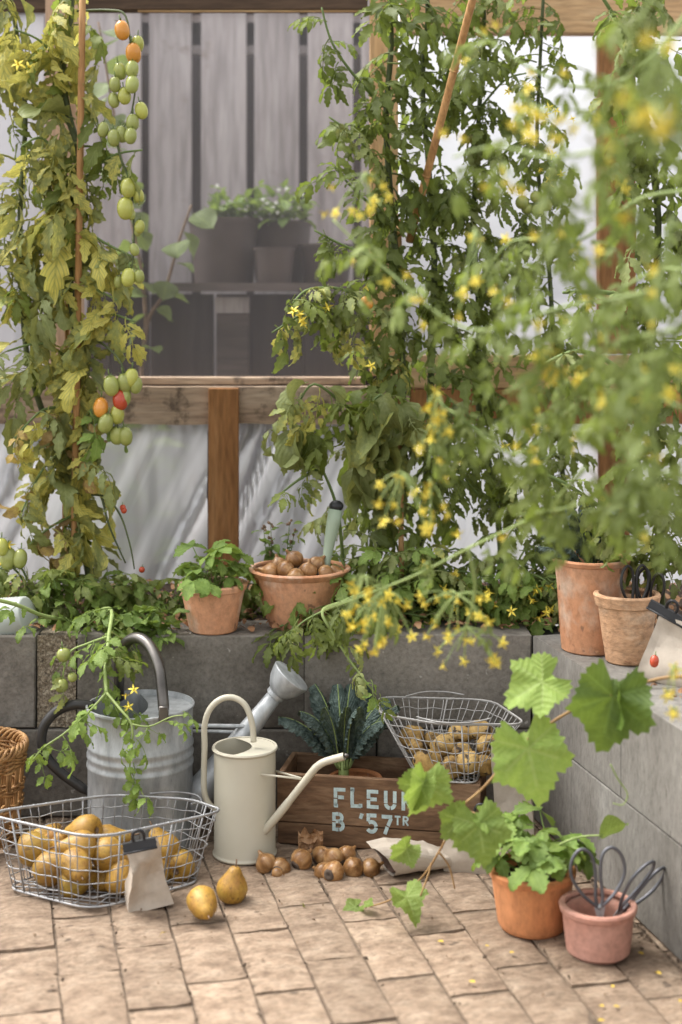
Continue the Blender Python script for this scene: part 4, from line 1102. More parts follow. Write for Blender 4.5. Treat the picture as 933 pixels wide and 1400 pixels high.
# ---- paper bags
def bag_mb(M, w, d, h, seed, pinch=1.0, crumple=.008, nx=18, nz_=30, top_w=None):
    """standing paper bag: rectangular foot, pinched flat at the top; local x wide, y deep, z up"""
    mb = MB(); rf = random.Random(seed); folds = []
    for q in range(18):
        a_ = rf.uniform(0, PI); n_ = Vector((math.cos(a_), rf.uniform(-.5, .5), math.sin(a_))); p_ = Vector((rf.uniform(-.5, .5) * w, 0, rf.uniform(.15, .95) * h))
        folds.append((n_, n_.dot(p_), rf.uniform(.10, .26) * rf.choice((-1, 1)), Vector((rf.uniform(-.35, .35), rf.choice((-1, 1)) * 1.0, rf.uniform(-.1, .1)))))
    def per(t):   # rectangle perimeter
        s_ = (t % 1) * 4; k = int(s_); f = s_ - k
        return [(-1 + 2 * f, -1), (1, -1 + 2 * f), (1 - 2 * f, 1), (-1, 1 - 2 * f)][k]
    n = nx * 4; vs = []; fs = []
    for j in range(nz_ + 1):
        v = j / nz_; dd = d * (1 - pinch * v ** 1.4) + .002; ww = w + ((top_w or w) - w) * v
        for i in range(n):
            x, y = per(i / n)
            p = Vector((x * ww / 2, y * dd / 2, v * h))
            f_ = Vector((0, 0, 0)); k = min(1, .25 + v * 1.6) * (1 - .9 * max(0, min(1, (v - .68) / .25)))
            for (nx_, c_, a_, dr) in folds: f_ += dr * (abs(nx_.dot(p) - c_) - .30 * h) * a_
            p += f_ * k * (crumple / .014)
            vs.append(tuple(p))
    for j in range(nz_):
        for i in range(n): fs.append((j * n + i, j * n + (i + 1) % n, (j + 1) * n + (i + 1) % n, (j + 1) * n + i))
    fs.append(tuple(range(n))[::-1]); mb.add(vs, fs, M); return mb
def put(p, rz=0, rx=0, ry=0): return Matrix.Translation(p) @ Euler((rx, ry, rz)).to_matrix().to_4x4()
def clip(label, M, w=.05):
    """black clip: folded spring body, jaws and a wire loop; local x along the jaw, z up"""
    t = thing('bag_clip', label, 'clip', M.to_translation())
    b = MB(); n = 2
    prof = [(-.009, 0), (-.0075, .004), (-.003, .016), (.003, .016), (.0075, .004), (.009, 0)]
    vs = [(sx * w / 2, y, z) for sx in (-1, 1) for y, z in prof]; m = len(prof)
    b.add(vs, [(i, i + 1, m + i + 1, m + i) for i in range(m - 1)] + [tuple(range(m))[::-1], tuple(range(m, 2 * m))], M); b.build('jaw', m_black, t, False)
    b = MB(); b.tube([M @ Vector((-w / 2 - .001, -.010, .001)), M @ Vector((w / 2 + .001, -.010, .001))], .0022, 8); b.tube([M @ Vector((-w / 2 - .001, .010, .001)), M @ Vector((w / 2 + .001, .010, .001))], .0022, 8); b.build('spring_edge', m_black, t, angle=0)
    b = MB(); b.tube(smooth_path([M @ Vector(q) for q in ((-.010, 0, .014), (-.011, -.002, .026), (-.006, -.003, .036), (.004, -.003, .037), (.010, -.002, .028), (.009, 0, .014))], 4), .0030, 8); b.build('grip_loop', m_black, t, angle=0)
    return t
bp = F(207, 1238)
o = bag_mb(put(bp + Vector((0, .0, .001)), R(14), R(6), R(-9)), .088, .055, .128, 3, .94, .016, top_w=.060).build('paper_bag', m_paper, None, True, angle=11)
tag(o, 'small cream paper bag closed with a black clip before the pear basket', 'paper bag')
clip('black spring clip on the small bag at the pear basket', put(P(192, 1160, 2.672), R(10), R(8), R(-8)), .060)
# open bag lying beside the bulbs
b0 = P(524, 1186, 2.86); b1 = F(618, 1181)
ex = Vector((b1.x - b0.x, b1.y - b0.y, 0)); Lb = ex.length; ex.normalize(); ey_ = Vector((-ex.y, ex.x, 0))
mb = MB(); n = 28; nl = 14; vs = []; fs = []
for j in range(nl + 1):
    u = j / nl
    for i in range(n):
        a = 2 * PI * i / n; ca, sa = math.cos(a), math.sin(a)
        hh = .030 * (1 - .70 * u ** 2) ; ww = .040 * (1 - .1 * u)
        y = math.copysign(abs(ca) ** .7, ca) * ww; z = math.copysign(abs(sa) ** .7, sa) * hh + hh + .001
        lipx = (-.030 * (sa) if j == 0 else 0)
        p = Vector((b0.x, b0.y, 0)) + ex * (Lb * u + lipx) + ey_ * y + Vector((0, 0, z))
        q = p * 30; p += Vector((0, abs(noise.noise(q)) * .006, (abs(noise.noise(q + Vector((3, 1, 8)))) - .2) * .010 * (0.3 + .7 * (sa > 0))))
        p.z = max(p.z, .001); vs.append(tuple(p))
for j in range(nl):
    for i in range(n): fs.append((j * n + i, j * n + (i + 1) % n, (j + 1) * n + (i + 1) % n, (j + 1) * n + i))
fs.append(tuple(nl * n + i for i in range(n))); mb.add(vs, fs)
o = mb.build('paper_bag', m_paper, None, True, angle=11); tag(o, 'open paper bag lying on the floor with its mouth at the bulbs', 'paper bag')
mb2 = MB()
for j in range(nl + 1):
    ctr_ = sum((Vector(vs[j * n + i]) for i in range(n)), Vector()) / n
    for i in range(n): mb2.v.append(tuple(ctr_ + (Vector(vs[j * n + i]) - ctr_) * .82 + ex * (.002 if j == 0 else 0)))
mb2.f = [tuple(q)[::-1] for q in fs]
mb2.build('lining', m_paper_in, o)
bp = F(654, 1184)
o = bag_mb(put(bp, R(-10), R(10), R(4)), .125, .06, .105, 9, .92, .014, top_w=.115).build('paper_bag', m_paper, None, True, angle=11)
tag(o, 'clipped cream paper bag behind the vine leaves and orange pot', 'paper bag')
clip('black clip on the bag behind the grape vine leaves', put(P(656, 1124, 2.86), R(-10), R(5), R(6)), .085)
bp = F(700, 1150, 0)
o = bag_mb(put(Vector((.345, 2.955, 0)), R(-8), R(0)), .085, .055, .228, 5, .5, .007, top_w=.082).build('paper_bag', m_paper, None, True, angle=11)
tag(o, 'tall upright paper bag at the right end of the crate', 'paper bag')
bp = P(925, 906, 2.80); bp.z = ZW
o = bag_mb(put(bp, R(-28), R(6), R(10)), .135, .055, .118, 14, .9, .013, top_w=.10).build('paper_bag', m_paper, None, True, angle=11)
tag(o, 'cream paper bag on the right wall beside the rough pot', 'paper bag')
t = clip('long black clip on the bag on the right wall', put(P(914, 844, 2.80), R(-28), R(10), R(24)), .085)

# ---- scissors
def scissors(label, M, mat, L=.10, wide=.030, open_=.25, blade=True):
    """bow handles up (+z), blades down; local x across"""
    t = thing('scissors', label, 'scissors', M.to_translation())
    for s_ in (-1, 1):
        pts = [Vector(q) for q in ((s_ * .003, 0, 0), (s_ * wide * .75, 0, L * .22), (s_ * wide * 1.25, 0, L * .55), (s_ * wide * 1.15, 0, L * .85), (s_ * wide * .7, 0, L), (s_ * wide * .25, 0, L * .88), (s_ * wide * .12, 0, L * .55), (s_ * .006, 0, L * .16), (s_ * .002, 0, 0))]
        b = MB(); b.tube([M @ p for p in smooth_path(pts, 5)], .0030, 8); b.build('handle', mat, t, angle=0)
        b = MB(); x = s_ * .004
        b.add([(x - .005, -.001 * s_, 0), (x + .005, -.001 * s_, 0), (-x * .6 + .001, -.001 * s_, -.06), (x - .005, .001 * s_ + .001, 0), (x + .005, .001 * s_ + .001, 0), (-x * .6 + .001, .001 * s_ + .001, -.06)],
              [(0, 1, 2), (5, 4, 3), (0, 2, 5, 3), (1, 4, 5, 2), (0, 3, 4, 1)], M); b.build('blade', m_galv, t, False)
    b = MB(); b.ball((0, 0, 0), (.0055, .0045, .0055), 10, 6, M); b.build('pivot', m_galv, t, angle=0)
    return t
scissors('grey bow scissors upright at the front of the pinkish pot', put(P(820, 1240, 2.50), R(4), R(-4), R(-2)), m_steel, .098, .037)
scissors('grey bow scissors leaning right in the pinkish pot', Matrix.Translation(P(848, 1246, 2.53)) @ Matrix.Rotation(R(40), 4, 'Y') @ Matrix.Rotation(R(38), 4, 'Z'), m_steel, .105, .030)
scissors('black bow scissors upright in the rough pot', put(P(868, 832, 2.93), R(30), R(-3), R(3)), m_iron, .085, .028)
scissors('black bow scissors behind the others in the rough pot', put(P(884, 832, 2.96), R(-40), R(3), R(12)), m_iron, .08, .024)

# ---- planting tool in the bowl
t = thing('hand_trowel', 'sage green hand tool with a dark knob standing in the bulb bowl', 'trowel', P(455, 780, 3.29))
b = MB(); pts = [P(444, 790, 3.27), P(447, 765, 3.28), P(451, 740, 3.285), P(456, 715, 3.29), P(459, 697, 3.295)]
b.tube(pts, [.0095, .0095, .0125, .0155, .0165], 18); b.build('handle', m_sage, t, angle=0)
b = MB(); b.ball(P(460, 692, 3.296), (.0165, .0165, .0135), 16, 10); b.build('knob', m_black, t, angle=0)
b = MB(); b.grid(lambda u, v: tuple(P(448 + (u - .5) * 34, 785 + v * 40, 3.27) + Vector((0, .012 * (1 - (2 * u - 1) ** 2), 0))), 8, 4); b.build('blade', m_sage, t)

# ---- white ribbed pot lying at the left end of the wall
t = thing('ribbed_pot', 'white ribbed plastic pot lying on its side at the left end of the wall', 'pot', P(10, 845, 3.25))
b = MB(); M_ = Matrix.Translation(P(40, 842, 3.22)) @ Euler((0, R(-108), R(-14))).to_matrix().to_4x4()
prof = []
for k in range(45):
    z = k * .0034; r_ = .042 + .030 * (k / 44); prof.append((r_ + (.0022 if k % 2 else -.0022), z))
b.lathe(prof, 36, M_); b.build('body', m_ribbed, t, angle=0)

# ---- wicker basket at the left edge
wk = F(-33, 1150); wk.z = 0
t = thing('wicker_basket', 'brown wicker basket cut off by the left edge', 'basket', wk)
hB, rB, rT = .205, .085, .100
def wkp(a, z, dr=0):
    r_ = rB + (rT - rB) * z / hB + dr
    return Vector((wk.x + r_ * math.cos(a), wk.y + r_ * math.sin(a), z))
for k in range(22):
    a = 2 * PI * k / 22; b = MB()
    for da in (-.035, .035): b.tube([wkp(a + da, z) for z in (0, .07, .14, .2)], .0032, 6)
    b.build('stake', m_wicker, t, angle=0)
b = MB()
for j, z0_ in enumerate([.008, .016, .024, .032, .075, .083, .112, .120, .160, .168, .176, .184]):
    for s_ in (0, 1):
        b.tube([wkp(2 * PI * i / 66, z0_ + .003 * math.sin(i * .9 + j) + s_ * .004, .0055 * math.cos(i * PI / 3 + (PI if s_ else 0))) for i in range(66)], .0030, 5, closed=True)
o = b.build('weaving', m_wicker, t, angle=0); o['kind'] = 'stuff'
b = MB()
for s_ in range(4): b.tube([wkp(2 * PI * i / 90, .197 + .010 * math.sin(i * .7 + s_ * 1.57), .006 * math.cos(i * .7 + s_ * 1.57)) for i in range(90)], .0036, 6, closed=True)
b.build('rim', m_wicker, t, angle=0)

# ================================================================== PLANTS
def cane(label, p0_, p1_, r, group=None):
    b = MB(); pts = [lerp(p0_, p1_, k / 8) for k in range(9)]
    b.tube(pts, [r * (1 - .1 * k / 8) for k in range(9)], 10)
    for k in (2, 5): b.tube([lerp(p0_, p1_, k / 8 - .003), lerp(p0_, p1_, k / 8), lerp(p0_, p1_, k / 8 + .003)], [r, r * 1.18, r], 10)
    o = b.build('plant_cane', m_bamboo, None, angle=0); return tag(o, label, 'cane', group)
def pp(lst, y):
    return [P(a[0], a[1], a[2] if len(a) > 2 else y) for a in lst]
cane('long bamboo cane tied to the yellowing tomato plant at the left', P(101, 800, 3.41), P(114, -60, 3.33), .0085)
cane('short cane ending in the air left of the long one', P(88, 752, 3.46), P(94, 300, 3.50), .006)
cane('thin upright cane in the middle of the green tomato plant', P(549, 800, 3.36), P(546, 300, 3.46), .0065)
cane('slanting bamboo cane at the top of the green tomato plant', P(560, 330, 3.46), P(662, -60, 3.10), .0095)

# ---- left tomato plant
rng = random.Random(11)
tl = thing('tomato_plant', 'tall tomato plant with yellowing mottled leaves and long fruit trusses at the left', 'tomato plant', P(126, 820, 3.44))
ms = stem_part(tl, pp([(126, 822), (122, 780), (109, 710), (106, 620), (105, 540), (106, 470), (95, 380), (99, 270), (109, 212), (95, 162), (86, 100), (96, 40), (98, -40)], 3.42), .0115, .0075, m_stemd)
s2 = stem_part(tl, pp([(108, 640), (70, 590), (40, 500), (30, 400), (28, 280), (35, 160), (25, 60), (10, -30)], 3.46), .008, .005, m_stemd)
n_ = len(ms)
leaves(tl, ms[:12], ['dry', 'yel'], .030, (.11, .16), rng, (-230, 20), (-75, -10), .1)
leaves(tl, ms[8:36], ['big', 'yel', 'yel', 'grey', 'yel'], .0210, (.13, .22), rng, (-215, 35), (-75, 15), jitter=.035)
leaves(tl, ms[30:n_], ['yel', 'grey', 'grey', 'big'], .0220, (.13, .22), rng, (-215, 35), (-70, 20), jitter=.035)
leaves(tl, s2, ['yel', 'grey', 'yel', 'big'], .0230, (.13, .21), rng, (-215, 35), (-65, 20), jitter=.035)
for (x0, y0, x1, y1, x2, y2, ks, k) in ((105, 470, 140, 430, 185, 440, ['big', 'yel'], .03), (98, 300, 140, 330, 180, 350, ['grey', 'yel'], .03), (100, 260, 150, 215, 195, 205, ['grey', 'big'], .032),
                                     (95, 380, 130, 395, 160, 410, ['yel', 'big'], .03), (100, 240, 60, 190, 30, 200, ['grey'], .025), (106, 600, 60, 640, 30, 700, ['dry', 'yel'], .022), (106, 560, 60, 560, 20, 600, ['dry', 'yel', 'yel'], .02),
                                     (110, 700, 70, 720, 40, 745, ['dry', 'dry', 'yel'], .022), (106, 500, 60, 470, 10, 480, ['yel'], .022), (90, 110, 60, 60, 20, 40, ['grey', 'yel'], .022), (106, 610, 125, 560, 120, 640, ['yel', 'lime', 'dry'], .022)):
    q = stem_part(tl, pp([(x0, y0, 3.42), (x1, y1, 3.37), (x2, y2, 3.33)], 3.4), .004, .0022, m_stem, 'branch')
    leaves(tl, q, ks, k, (.09, .155), rng, (-170, 10), (-85, -10))
for pts in ([(106, 15, 3.42), (150, 14, 3.38), (172, 22, 3.36), (180, 70, 3.34), (186, 110, 3.33), (178, 160, 3.33), (160, 182, 3.33)], [(158, 180, 3.33), (165, 215, 3.33), (178, 250, 3.33), (183, 300, 3.33), (183, 345, 3.33), (178, 378, 3.33)],
            [(106, 455, 3.42), (140, 470, 3.36), (165, 495, 3.33), (172, 530, 3.33), (160, 560, 3.33), (162, 590, 3.33)], [(122, 676, 3.42), (145, 680, 3.38), (165, 705, 3.36), (178, 745, 3.35), (184, 778, 3.35)], [(140, 680, 3.38), (150, 720, 3.37), (172, 770, 3.36)]):
    stem_part(tl, pp(pts, 3.4), .0032, .0016, m_stemd, 'truss_stalk')
FR = [(165, 38, 'o', 1.15), (181, 68, 'o', 1.2), (189, 58, 'y', 1), (162, 95, 'g', 1), (182, 92, 'g', 1), (157, 114, 'g', .9), (182, 113, 'g', 1.05), (169, 129, 'y', 1), (155, 136, 'g', .9), (191, 149, 'y', 1), (182, 165, 'g', 1), (143, 176, 'g', .9), (155, 186, 'g', 1), (165, 181, 'g', 1), (180, 184, 'g', .95),
      (175, 253, 'y', 1.15), (171, 279, 'y', 1.3), (188, 267, 'y', .85), (180, 295, 'g', .65), (192, 310, 'y', .8), (187, 321, 'g', .5), (182, 342, 'g', .75), (177, 376, 'y', 1.1), (162, 386, 'g', .75), (190, 378, 'g', .8),
      (150, 523, 'g', 1.2), (168, 520, 'g', 1.1), (181, 513, 'y', 1.1), (187, 524, 'g', 1), (173, 541, 'g', 1.1), (164, 542, 'r', 1.2), (139, 553, 'o', 1.15), (160, 563, 'y', 1.1), (148, 575, 'g', 1.15), (159, 592, 'g', 1.1), (170, 593, 'g', 1.1), (12, 758, 'g', 1.3), (29, 760, 'g', 1.1), (3, 745, 'y', 1)]
lab = {'o': 'ripening orange tomato', 'r': 'red ripe tomato', 'y': 'yellowish tomato', 'g': None}
for x, y, k, s_ in FR:
    fruit(tl, P(x, y - 9, 3.325 + rng.uniform(-.012, .012)), .0150 * s_, k, rng, False, lab[k])
for x, y in ((170, 694), (195, 775), (168, 690)): fruit(tl, P(x, y, 3.35), .007, 'r', rng, True, 'tiny red tomato')
for x, y in ((12, 745), (4, 770), (40, 92), (25, 88)): flower(tl, P(x, y, 3.33), .018, rng)

# ---- green tomato plants of the middle
rng = random.Random(21)
tc = thing('tomato_plant', 'big dense dark green tomato plant in the middle behind the bulb bowl', 'tomato plant', P(520, 835, 3.46))
m1 = stem_part(tc, pp([(500, 835), (515, 760), (535, 690), (548, 600), (550, 500), (545, 390), (535, 280), (528, 160), (535, 60), (530, -50)], 3.42), .011, .006, m_stemd)
m2 = stem_part(tc, pp([(560, 835), (575, 740), (585, 620), (590, 500), (594, 380), (588, 250), (578, 120), (585, 20), (580, -50)], 3.47), .010, .005, m_stemd)
leaves(tc, m1[4:], ['tom'], .0225, (.12, .19), rng, (-215, 35), (-60, 30), jitter=.03)
leaves(tc, m2[4:], ['tom'], .0225, (.12, .19), rng, (-215, 35), (-60, 30), jitter=.03)
for pts, ks, st in (([(545, 520), (490, 445, 3.36), (430, 425, 3.31), (372, 455, 3.28)], ['tomlight', 'grey'], .017), ([(545, 450), (480, 400, 3.34), (425, 395, 3.30), (400, 415, 3.28)], ['tomlight'], .016),
                ([(548, 600), (480, 560, 3.34), (430, 525, 3.31), (405, 560, 3.30)], ['curl', 'grey', 'tomlight'], .019), ([(545, 640), (490, 610, 3.35), (440, 590, 3.32), (395, 580, 3.31)], ['curl', 'tomlight'], .022),
                ([(530, 150), (490, 110, 3.36), (455, 60, 3.34), (440, 10, 3.33)], ['tom'], .022), ([(532, 240), (490, 190, 3.36), (450, 160, 3.34)], ['tomlight'], .022), ([(540, 360), (480, 340, 3.35), (430, 315, 3.32)], ['tomlight', 'tom'], .02),
                ([(535, 300), (490, 265, 3.36), (455, 225, 3.34)], ['tom'], .022), ([(540, 660), (500, 590, 3.32), (520, 540, 3.30), (560, 570, 3.3)], ['curl', 'curl', 'grey'], .014), ([(590, 420), (630, 380, 3.4), (660, 330, 3.4)], ['tom'], .022),
                ([(590, 300), (630, 250, 3.4), (665, 230, 3.4)], ['tom'], .020), ([(585, 160), (620, 110, 3.4), (650, 80, 3.4)], ['tom'], .022), ([(590, 540), (640, 580, 3.38), (680, 600, 3.36)], ['tom', 'tomlight'], .020), ([(540, 700), (510, 640, 3.34), (470, 600, 3.33)], ['curl', 'grey'], .020),
                ([(470, 780, 3.38), (462, 700, 3.34), (440, 640, 3.33), (402, 575, 3.32)], ['tomlight'], .045), ([(440, 640, 3.33), (410, 655, 3.30), (372, 685, 3.28)], ['tomlight'], .05)):
    q = stem_part(tc, pp(pts, 3.43), .0045, .0022, m_stem, 'branch')
    leaves(tc, q, ks, st, (.085, .14), rng, (-200, 10), (-65, 15))
for x, y in ((410, 430), (402, 425), (413, 437), (448, 420), (415, 442), (500, 392), (508, 500), (690, 610)): flower(tc, P(x, y, 3.24), .016, rng)
for x, y in ((505, 410), (500, 405)): fruit(tc, P(x, y, 3.27), .011, 'o', rng, True, 'small orange tomato')

tr_ = thing('tomato_plant', 'airy tomato plant with round green cherry tomatoes in front of the milky window', 'tomato plant', P(700, 835, 3.5))
m3 = stem_part(tr_, pp([(690, 835), (680, 700), (655, 560), (655, 430), (648, 300), (655, 160), (662, 40), (660, -40)], 3.50), .008, .005, m_stemd)
m4 = stem_part(tr_, pp([(780, 835), (772, 680), (760, 540), (752, 380), (735, 220), (738, 100), (745, -40)], 3.52), .007, .004, m_stemd)
leaves(tr_, m3[6:], ['tom', 'tomlight', 'tomlight'], .0135, (.10, .155), rng, (-215, 35), (-50, 25), jitter=.03)
leaves(tr_, m4[4:], ['tom', 'tomlight'], .0175, (.10, .15), rng, (-215, 35), (-50, 25))
for pts, st in (([(655, 380), (700, 330, 3.42), (740, 310, 3.4)], .022), ([(650, 260), (700, 200, 3.44), (735, 190, 3.42)], .024), ([(740, 330), (700, 290, 3.42), (690, 260, 3.4)], .024), ([(655, 150), (690, 110, 3.44), (720, 100, 3.42)], .03), ([(680, 690), (720, 640, 3.42), (760, 620, 3.4)], .022), ([(680, 700), (640, 660, 3.42), (620, 620, 3.4)], .022), ([(770, 660), (720, 700, 3.42), (690, 740, 3.4)], .022)):
    q = stem_part(tr_, pp(pts, 3.48), .0035, .002, m_stem, 'branch'); leaves(tr_, q, ['tom', 'tomlight'], st, (.08, .125), rng, (-200, 20), (-50, 20))
q = stem_part(tr_, pp([(738, 215, 3.5), (760, 235, 3.44), (745, 265, 3.42), (715, 275, 3.42)], 3.45), .0025, .0015, m_stem, 'truss_stalk')
for x, y, s_ in ((755, 229, 1), (780, 254, 1.25), (763, 262, 1), (745, 272, 1.2), (731, 262, 1.1), (714, 268, 1.3), (722, 278, 1.1), (735, 280, 1.2), (748, 248, 1), (700, 688, 1), (712, 690, 1), (712, 250, .9)): fruit(tr_, P(x, y, 3.42), .0125 * s_, 'g', rng, True)
for k in range(14): flower(tr_, P(rng.uniform(680, 790), rng.uniform(120, 260), 3.4), .013, rng)

# ---- low tangle on the bed between the bowl and the tall pot
for i, (x, y, yy, lab_, ks, nst) in enumerate(((500, 858, 3.30, 'low tomato plant right of the bulb bowl spilling over the wall', ['lime', 'tomlight'], 12), (560, 850, 3.42, 'leafy plant behind the yellow flower sprays on the bed', ['tom', 'tomlight'], 12), (625, 855, 3.40, 'low plant left of the flowering one on the bed', ['tomlight', 'lime'], 12),
                               (690, 858, 3.34, 'low yellow flowering plant on the bed near the wall corner', ['tomlight', 'lime'], 12), (745, 850, 3.40, 'low plant beside the tall terracotta pot on the bed', ['tom'], 7), (430, 858, 3.21, 'trailing leaves in front of the bulb bowl', ['tom', 'tomlight'], 6), (225, 858, 3.40, 'leafy green weeds left of the strawberry pot', ['lime', 'lime', 'tomlight'], 12), (60, 850, 3.36, 'tomato side shoots beside the white ribbed pot', ['lime', 'tomlight'], 12), (345, 845, 3.42, 'green leaves between the strawberry pot and the bowl', ['tomlight', 'tom'], 5))):
    ks = [k if k in LV else 'tom' for k in ks]
    base = P(x, y, yy); base.z = .39
    low = thing('low_plant', lab_, 'plant', base)
    for k in range(nst):
        a = R(rng.uniform(-200, 20)); L_ = rng.uniform(.07, .17) * (1.0 if i not in (5, 8) else .6); h = rng.uniform(.02, .17) * (.35 if i == 5 else .6 if i in (6, 8) else 1)
        d = Vector((math.cos(a) * 1.2, math.sin(a) * .55, 0))
        q = stem_part(low, [base, base + d * L_ * .5 + Vector((0, 0, h)), base + d * L_ + Vector((0, 0, h * (.8 if i != 5 else .1)))], .0032, .0018, m_stem)
        leaves(low, q, ks, .024, (.075, .13), rng, (-210, 30), (-40, 35), .02)
    if i in (2, 3, 4):
        for k in range(6): flower(low, base + Vector((rng.uniform(-.09, .09), -.09 - rng.uniform(0, .05), rng.uniform(.03, .11))), .015, rng)

# lime green ground cover on the wall left of the strawberry pot
gc_ = thing('ground_cover', 'bright lime green small leaved plant creeping over the wall edge behind the arched handle', 'plant', P(195, 866, 3.2))
for k in range(120):
    x, y = rng.uniform(150, 236), rng.uniform(838, 876); p = P(x, y, rng.uniform(3.165, 3.24)); 
    inst('leaf', rng.choice(LV['lime'][:3] + LV['herb']), gc_, leaf_matrix(p - gc_.location, R(rng.uniform(-200, 20)), R(rng.uniform(-30, 60)), R(rng.uniform(-40, 40)), rng.uniform(.03, .06)))

# ---- trailing tomato vine hanging over the galvanised can
rng = random.Random(31)
tv = thing('tomato_vine', 'lime green tomato vine trailing over the galvanised watering can', 'vine', P(160, 850, 3.16))
va = stem_part(tv, pp([(105, 850, 3.30), (150, 832, 3.2), (149, 870, 3.08), (144, 915, 3.0), (146, 947, 2.95)], 3), .0045, .0038, m_steml)
vb = stem_part(tv, pp([(146, 947, 2.95), (120, 975, 2.93), (88, 1003, 2.92), (60, 1022, 2.92), (45, 1040, 2.92)], 3), .003, .0015, m_steml, 'branch')
vc = stem_part(tv, pp([(146, 947, 2.95), (165, 970, 2.92), (180, 990, 2.905), (181, 1020, 2.90), (178, 1055, 2.90), (190, 1085, 2.90)], 3), .003, .0013, m_steml, 'branch')
vd = stem_part(tv, pp([(180, 990, 2.905), (205, 993, 2.9), (235, 980, 2.89), (258, 978, 2.88)], 3), .002, .001, m_steml, 'branch')
ve = stem_part(tv, pp([(149, 870, 3.08), (120, 880, 3.06), (95, 893, 3.05), (85, 930, 3.05)], 3), .003, .0015, m_steml, 'branch')
vf = stem_part(tv, pp([(105, 850, 3.30), (60, 842, 3.18), (20, 826, 3.1), (-30, 815, 3.05)], 3), .0042, .004, m_steml, 'branch')
leaves(tv, va[:14], ['lime', 'tomlight'], .022, (.09, .13), rng, (-210, 30), (-50, 25))
leaves(tv, va[8:], ['lime', 'tomlight'], .026, (.06, .10), rng, (-210, 30), (-60, 10))
leaves(tv, vb, ['lime'], .024, (.06, .09), rng, (-210, 30), (-60, 20))
leaves(tv, vc, ['lime'], .020, (.055, .085), rng, (-210, 30), (-60, 10))
leaves(tv, vd, ['lime'], .022, (.05, .08), rng, (-150, 10), (-40, 10))
leaves(tv, ve, ['tomlight', 'lime'], .028, (.06, .10), rng, (-210, 30), (-60, 20))
leaves(tv, vf, ['lime'], .05, (.08, .11), rng, (-210, 30), (-50, 20))
for (x, y) in ((86, 886), (83, 928), (98, 920)): fruit(tv, P(x, y, 3.04), .0145 if y != 920 else .010, 'g', rng, True, 'green tomato hanging before the rough block')
for (x, y) in ((172, 950), (183, 943), (176, 966)): flower(tv, P(x, y, 2.90), .012, rng)

# trailing stem with pale leaves in front of the wall, middle
pv = thing('tomato_vine', 'pale trailing tomato stem hanging in front of the wall above the kale', 'vine', P(440, 830, 3.0))
q1 = stem_part(pv, pp([(520, 800, 3.2), (470, 822, 3.05), (441, 836, 2.98), (458, 870, 2.97), (480, 905, 2.96), (500, 932, 2.95), (515, 950, 2.95)], 3), .0042, .0018, m_steml)
leaves(pv, q1[12:], ['lime', 'tomlight', 'grey'], .030, (.055, .085), rng, (-210, 30), (-50, 10))
leaves(pv, q1[:12], ['tom'], .030, (.09, .13), rng, (-210, 30), (-50, 10))
q1 = stem_part(pv, pp([(441, 836, 2.98), (415, 850, 3.0), (395, 870, 3.0)], 3), .0025, .0015, m_stem, 'branch')
leaves(pv, q1, ['tom'], .018, (.07, .11), rng, (-210, 30), (-70, -10))

# ---- strawberry plants
def strawberry(label, c, n, L0, L1, seed, h=1.0):
    rg = random.Random(seed); t = thing('strawberry_plant', label, 'strawberry plant', c)
    for k in range(n):
        a = 2 * PI * k / n + rg.uniform(-.3, .3)
        inst('leaf', rg.choice(LV['straw']), t, leaf_matrix(Vector((rg.uniform(-.02, .02), rg.uniform(-.02, .02), .0)), a, R(rg.uniform(-45, 30)), R(rg.uniform(-30, 30)), rg.uniform(L0, L1)))
    b = MB()
    for k in range(8):
        a = rg.uniform(0, 6.28); b.tube([c, c + Vector((math.cos(a) * .02, math.sin(a) * .02, .03 + .02 * rg.random()))], [.0022, .0012], 5)
    b.build('crown', m_twig, t, angle=0); return t
strawberry('strawberry plant growing in the small pot on the back wall', straw_c + Vector((0, 0, .083)), 36, .075, .155, 3)
sp = strawberry('strawberry plant growing in the bright orange floor pot', opot_c + Vector((0, 0, .088)), 40, .085, .185, 5, 1.0)
q = stem_part(sp, pp([(735, 1175, 2.6), (755, 1160, 2.58), (790, 1145, 2.56), (825, 1142, 2.54)], 2.6), .0022, .0016, m_steml, 'runner')
inst('leaf', LV['out'][0], sp, leaf_matrix(P(818, 1148, 2.54) - sp.location, R(20), R(35), R(-60), .062))
inst('leaf', LV['straw'][1], sp, leaf_matrix(P(770, 1195, 2.56) - sp.location, R(-30), R(20), R(-30), .06))

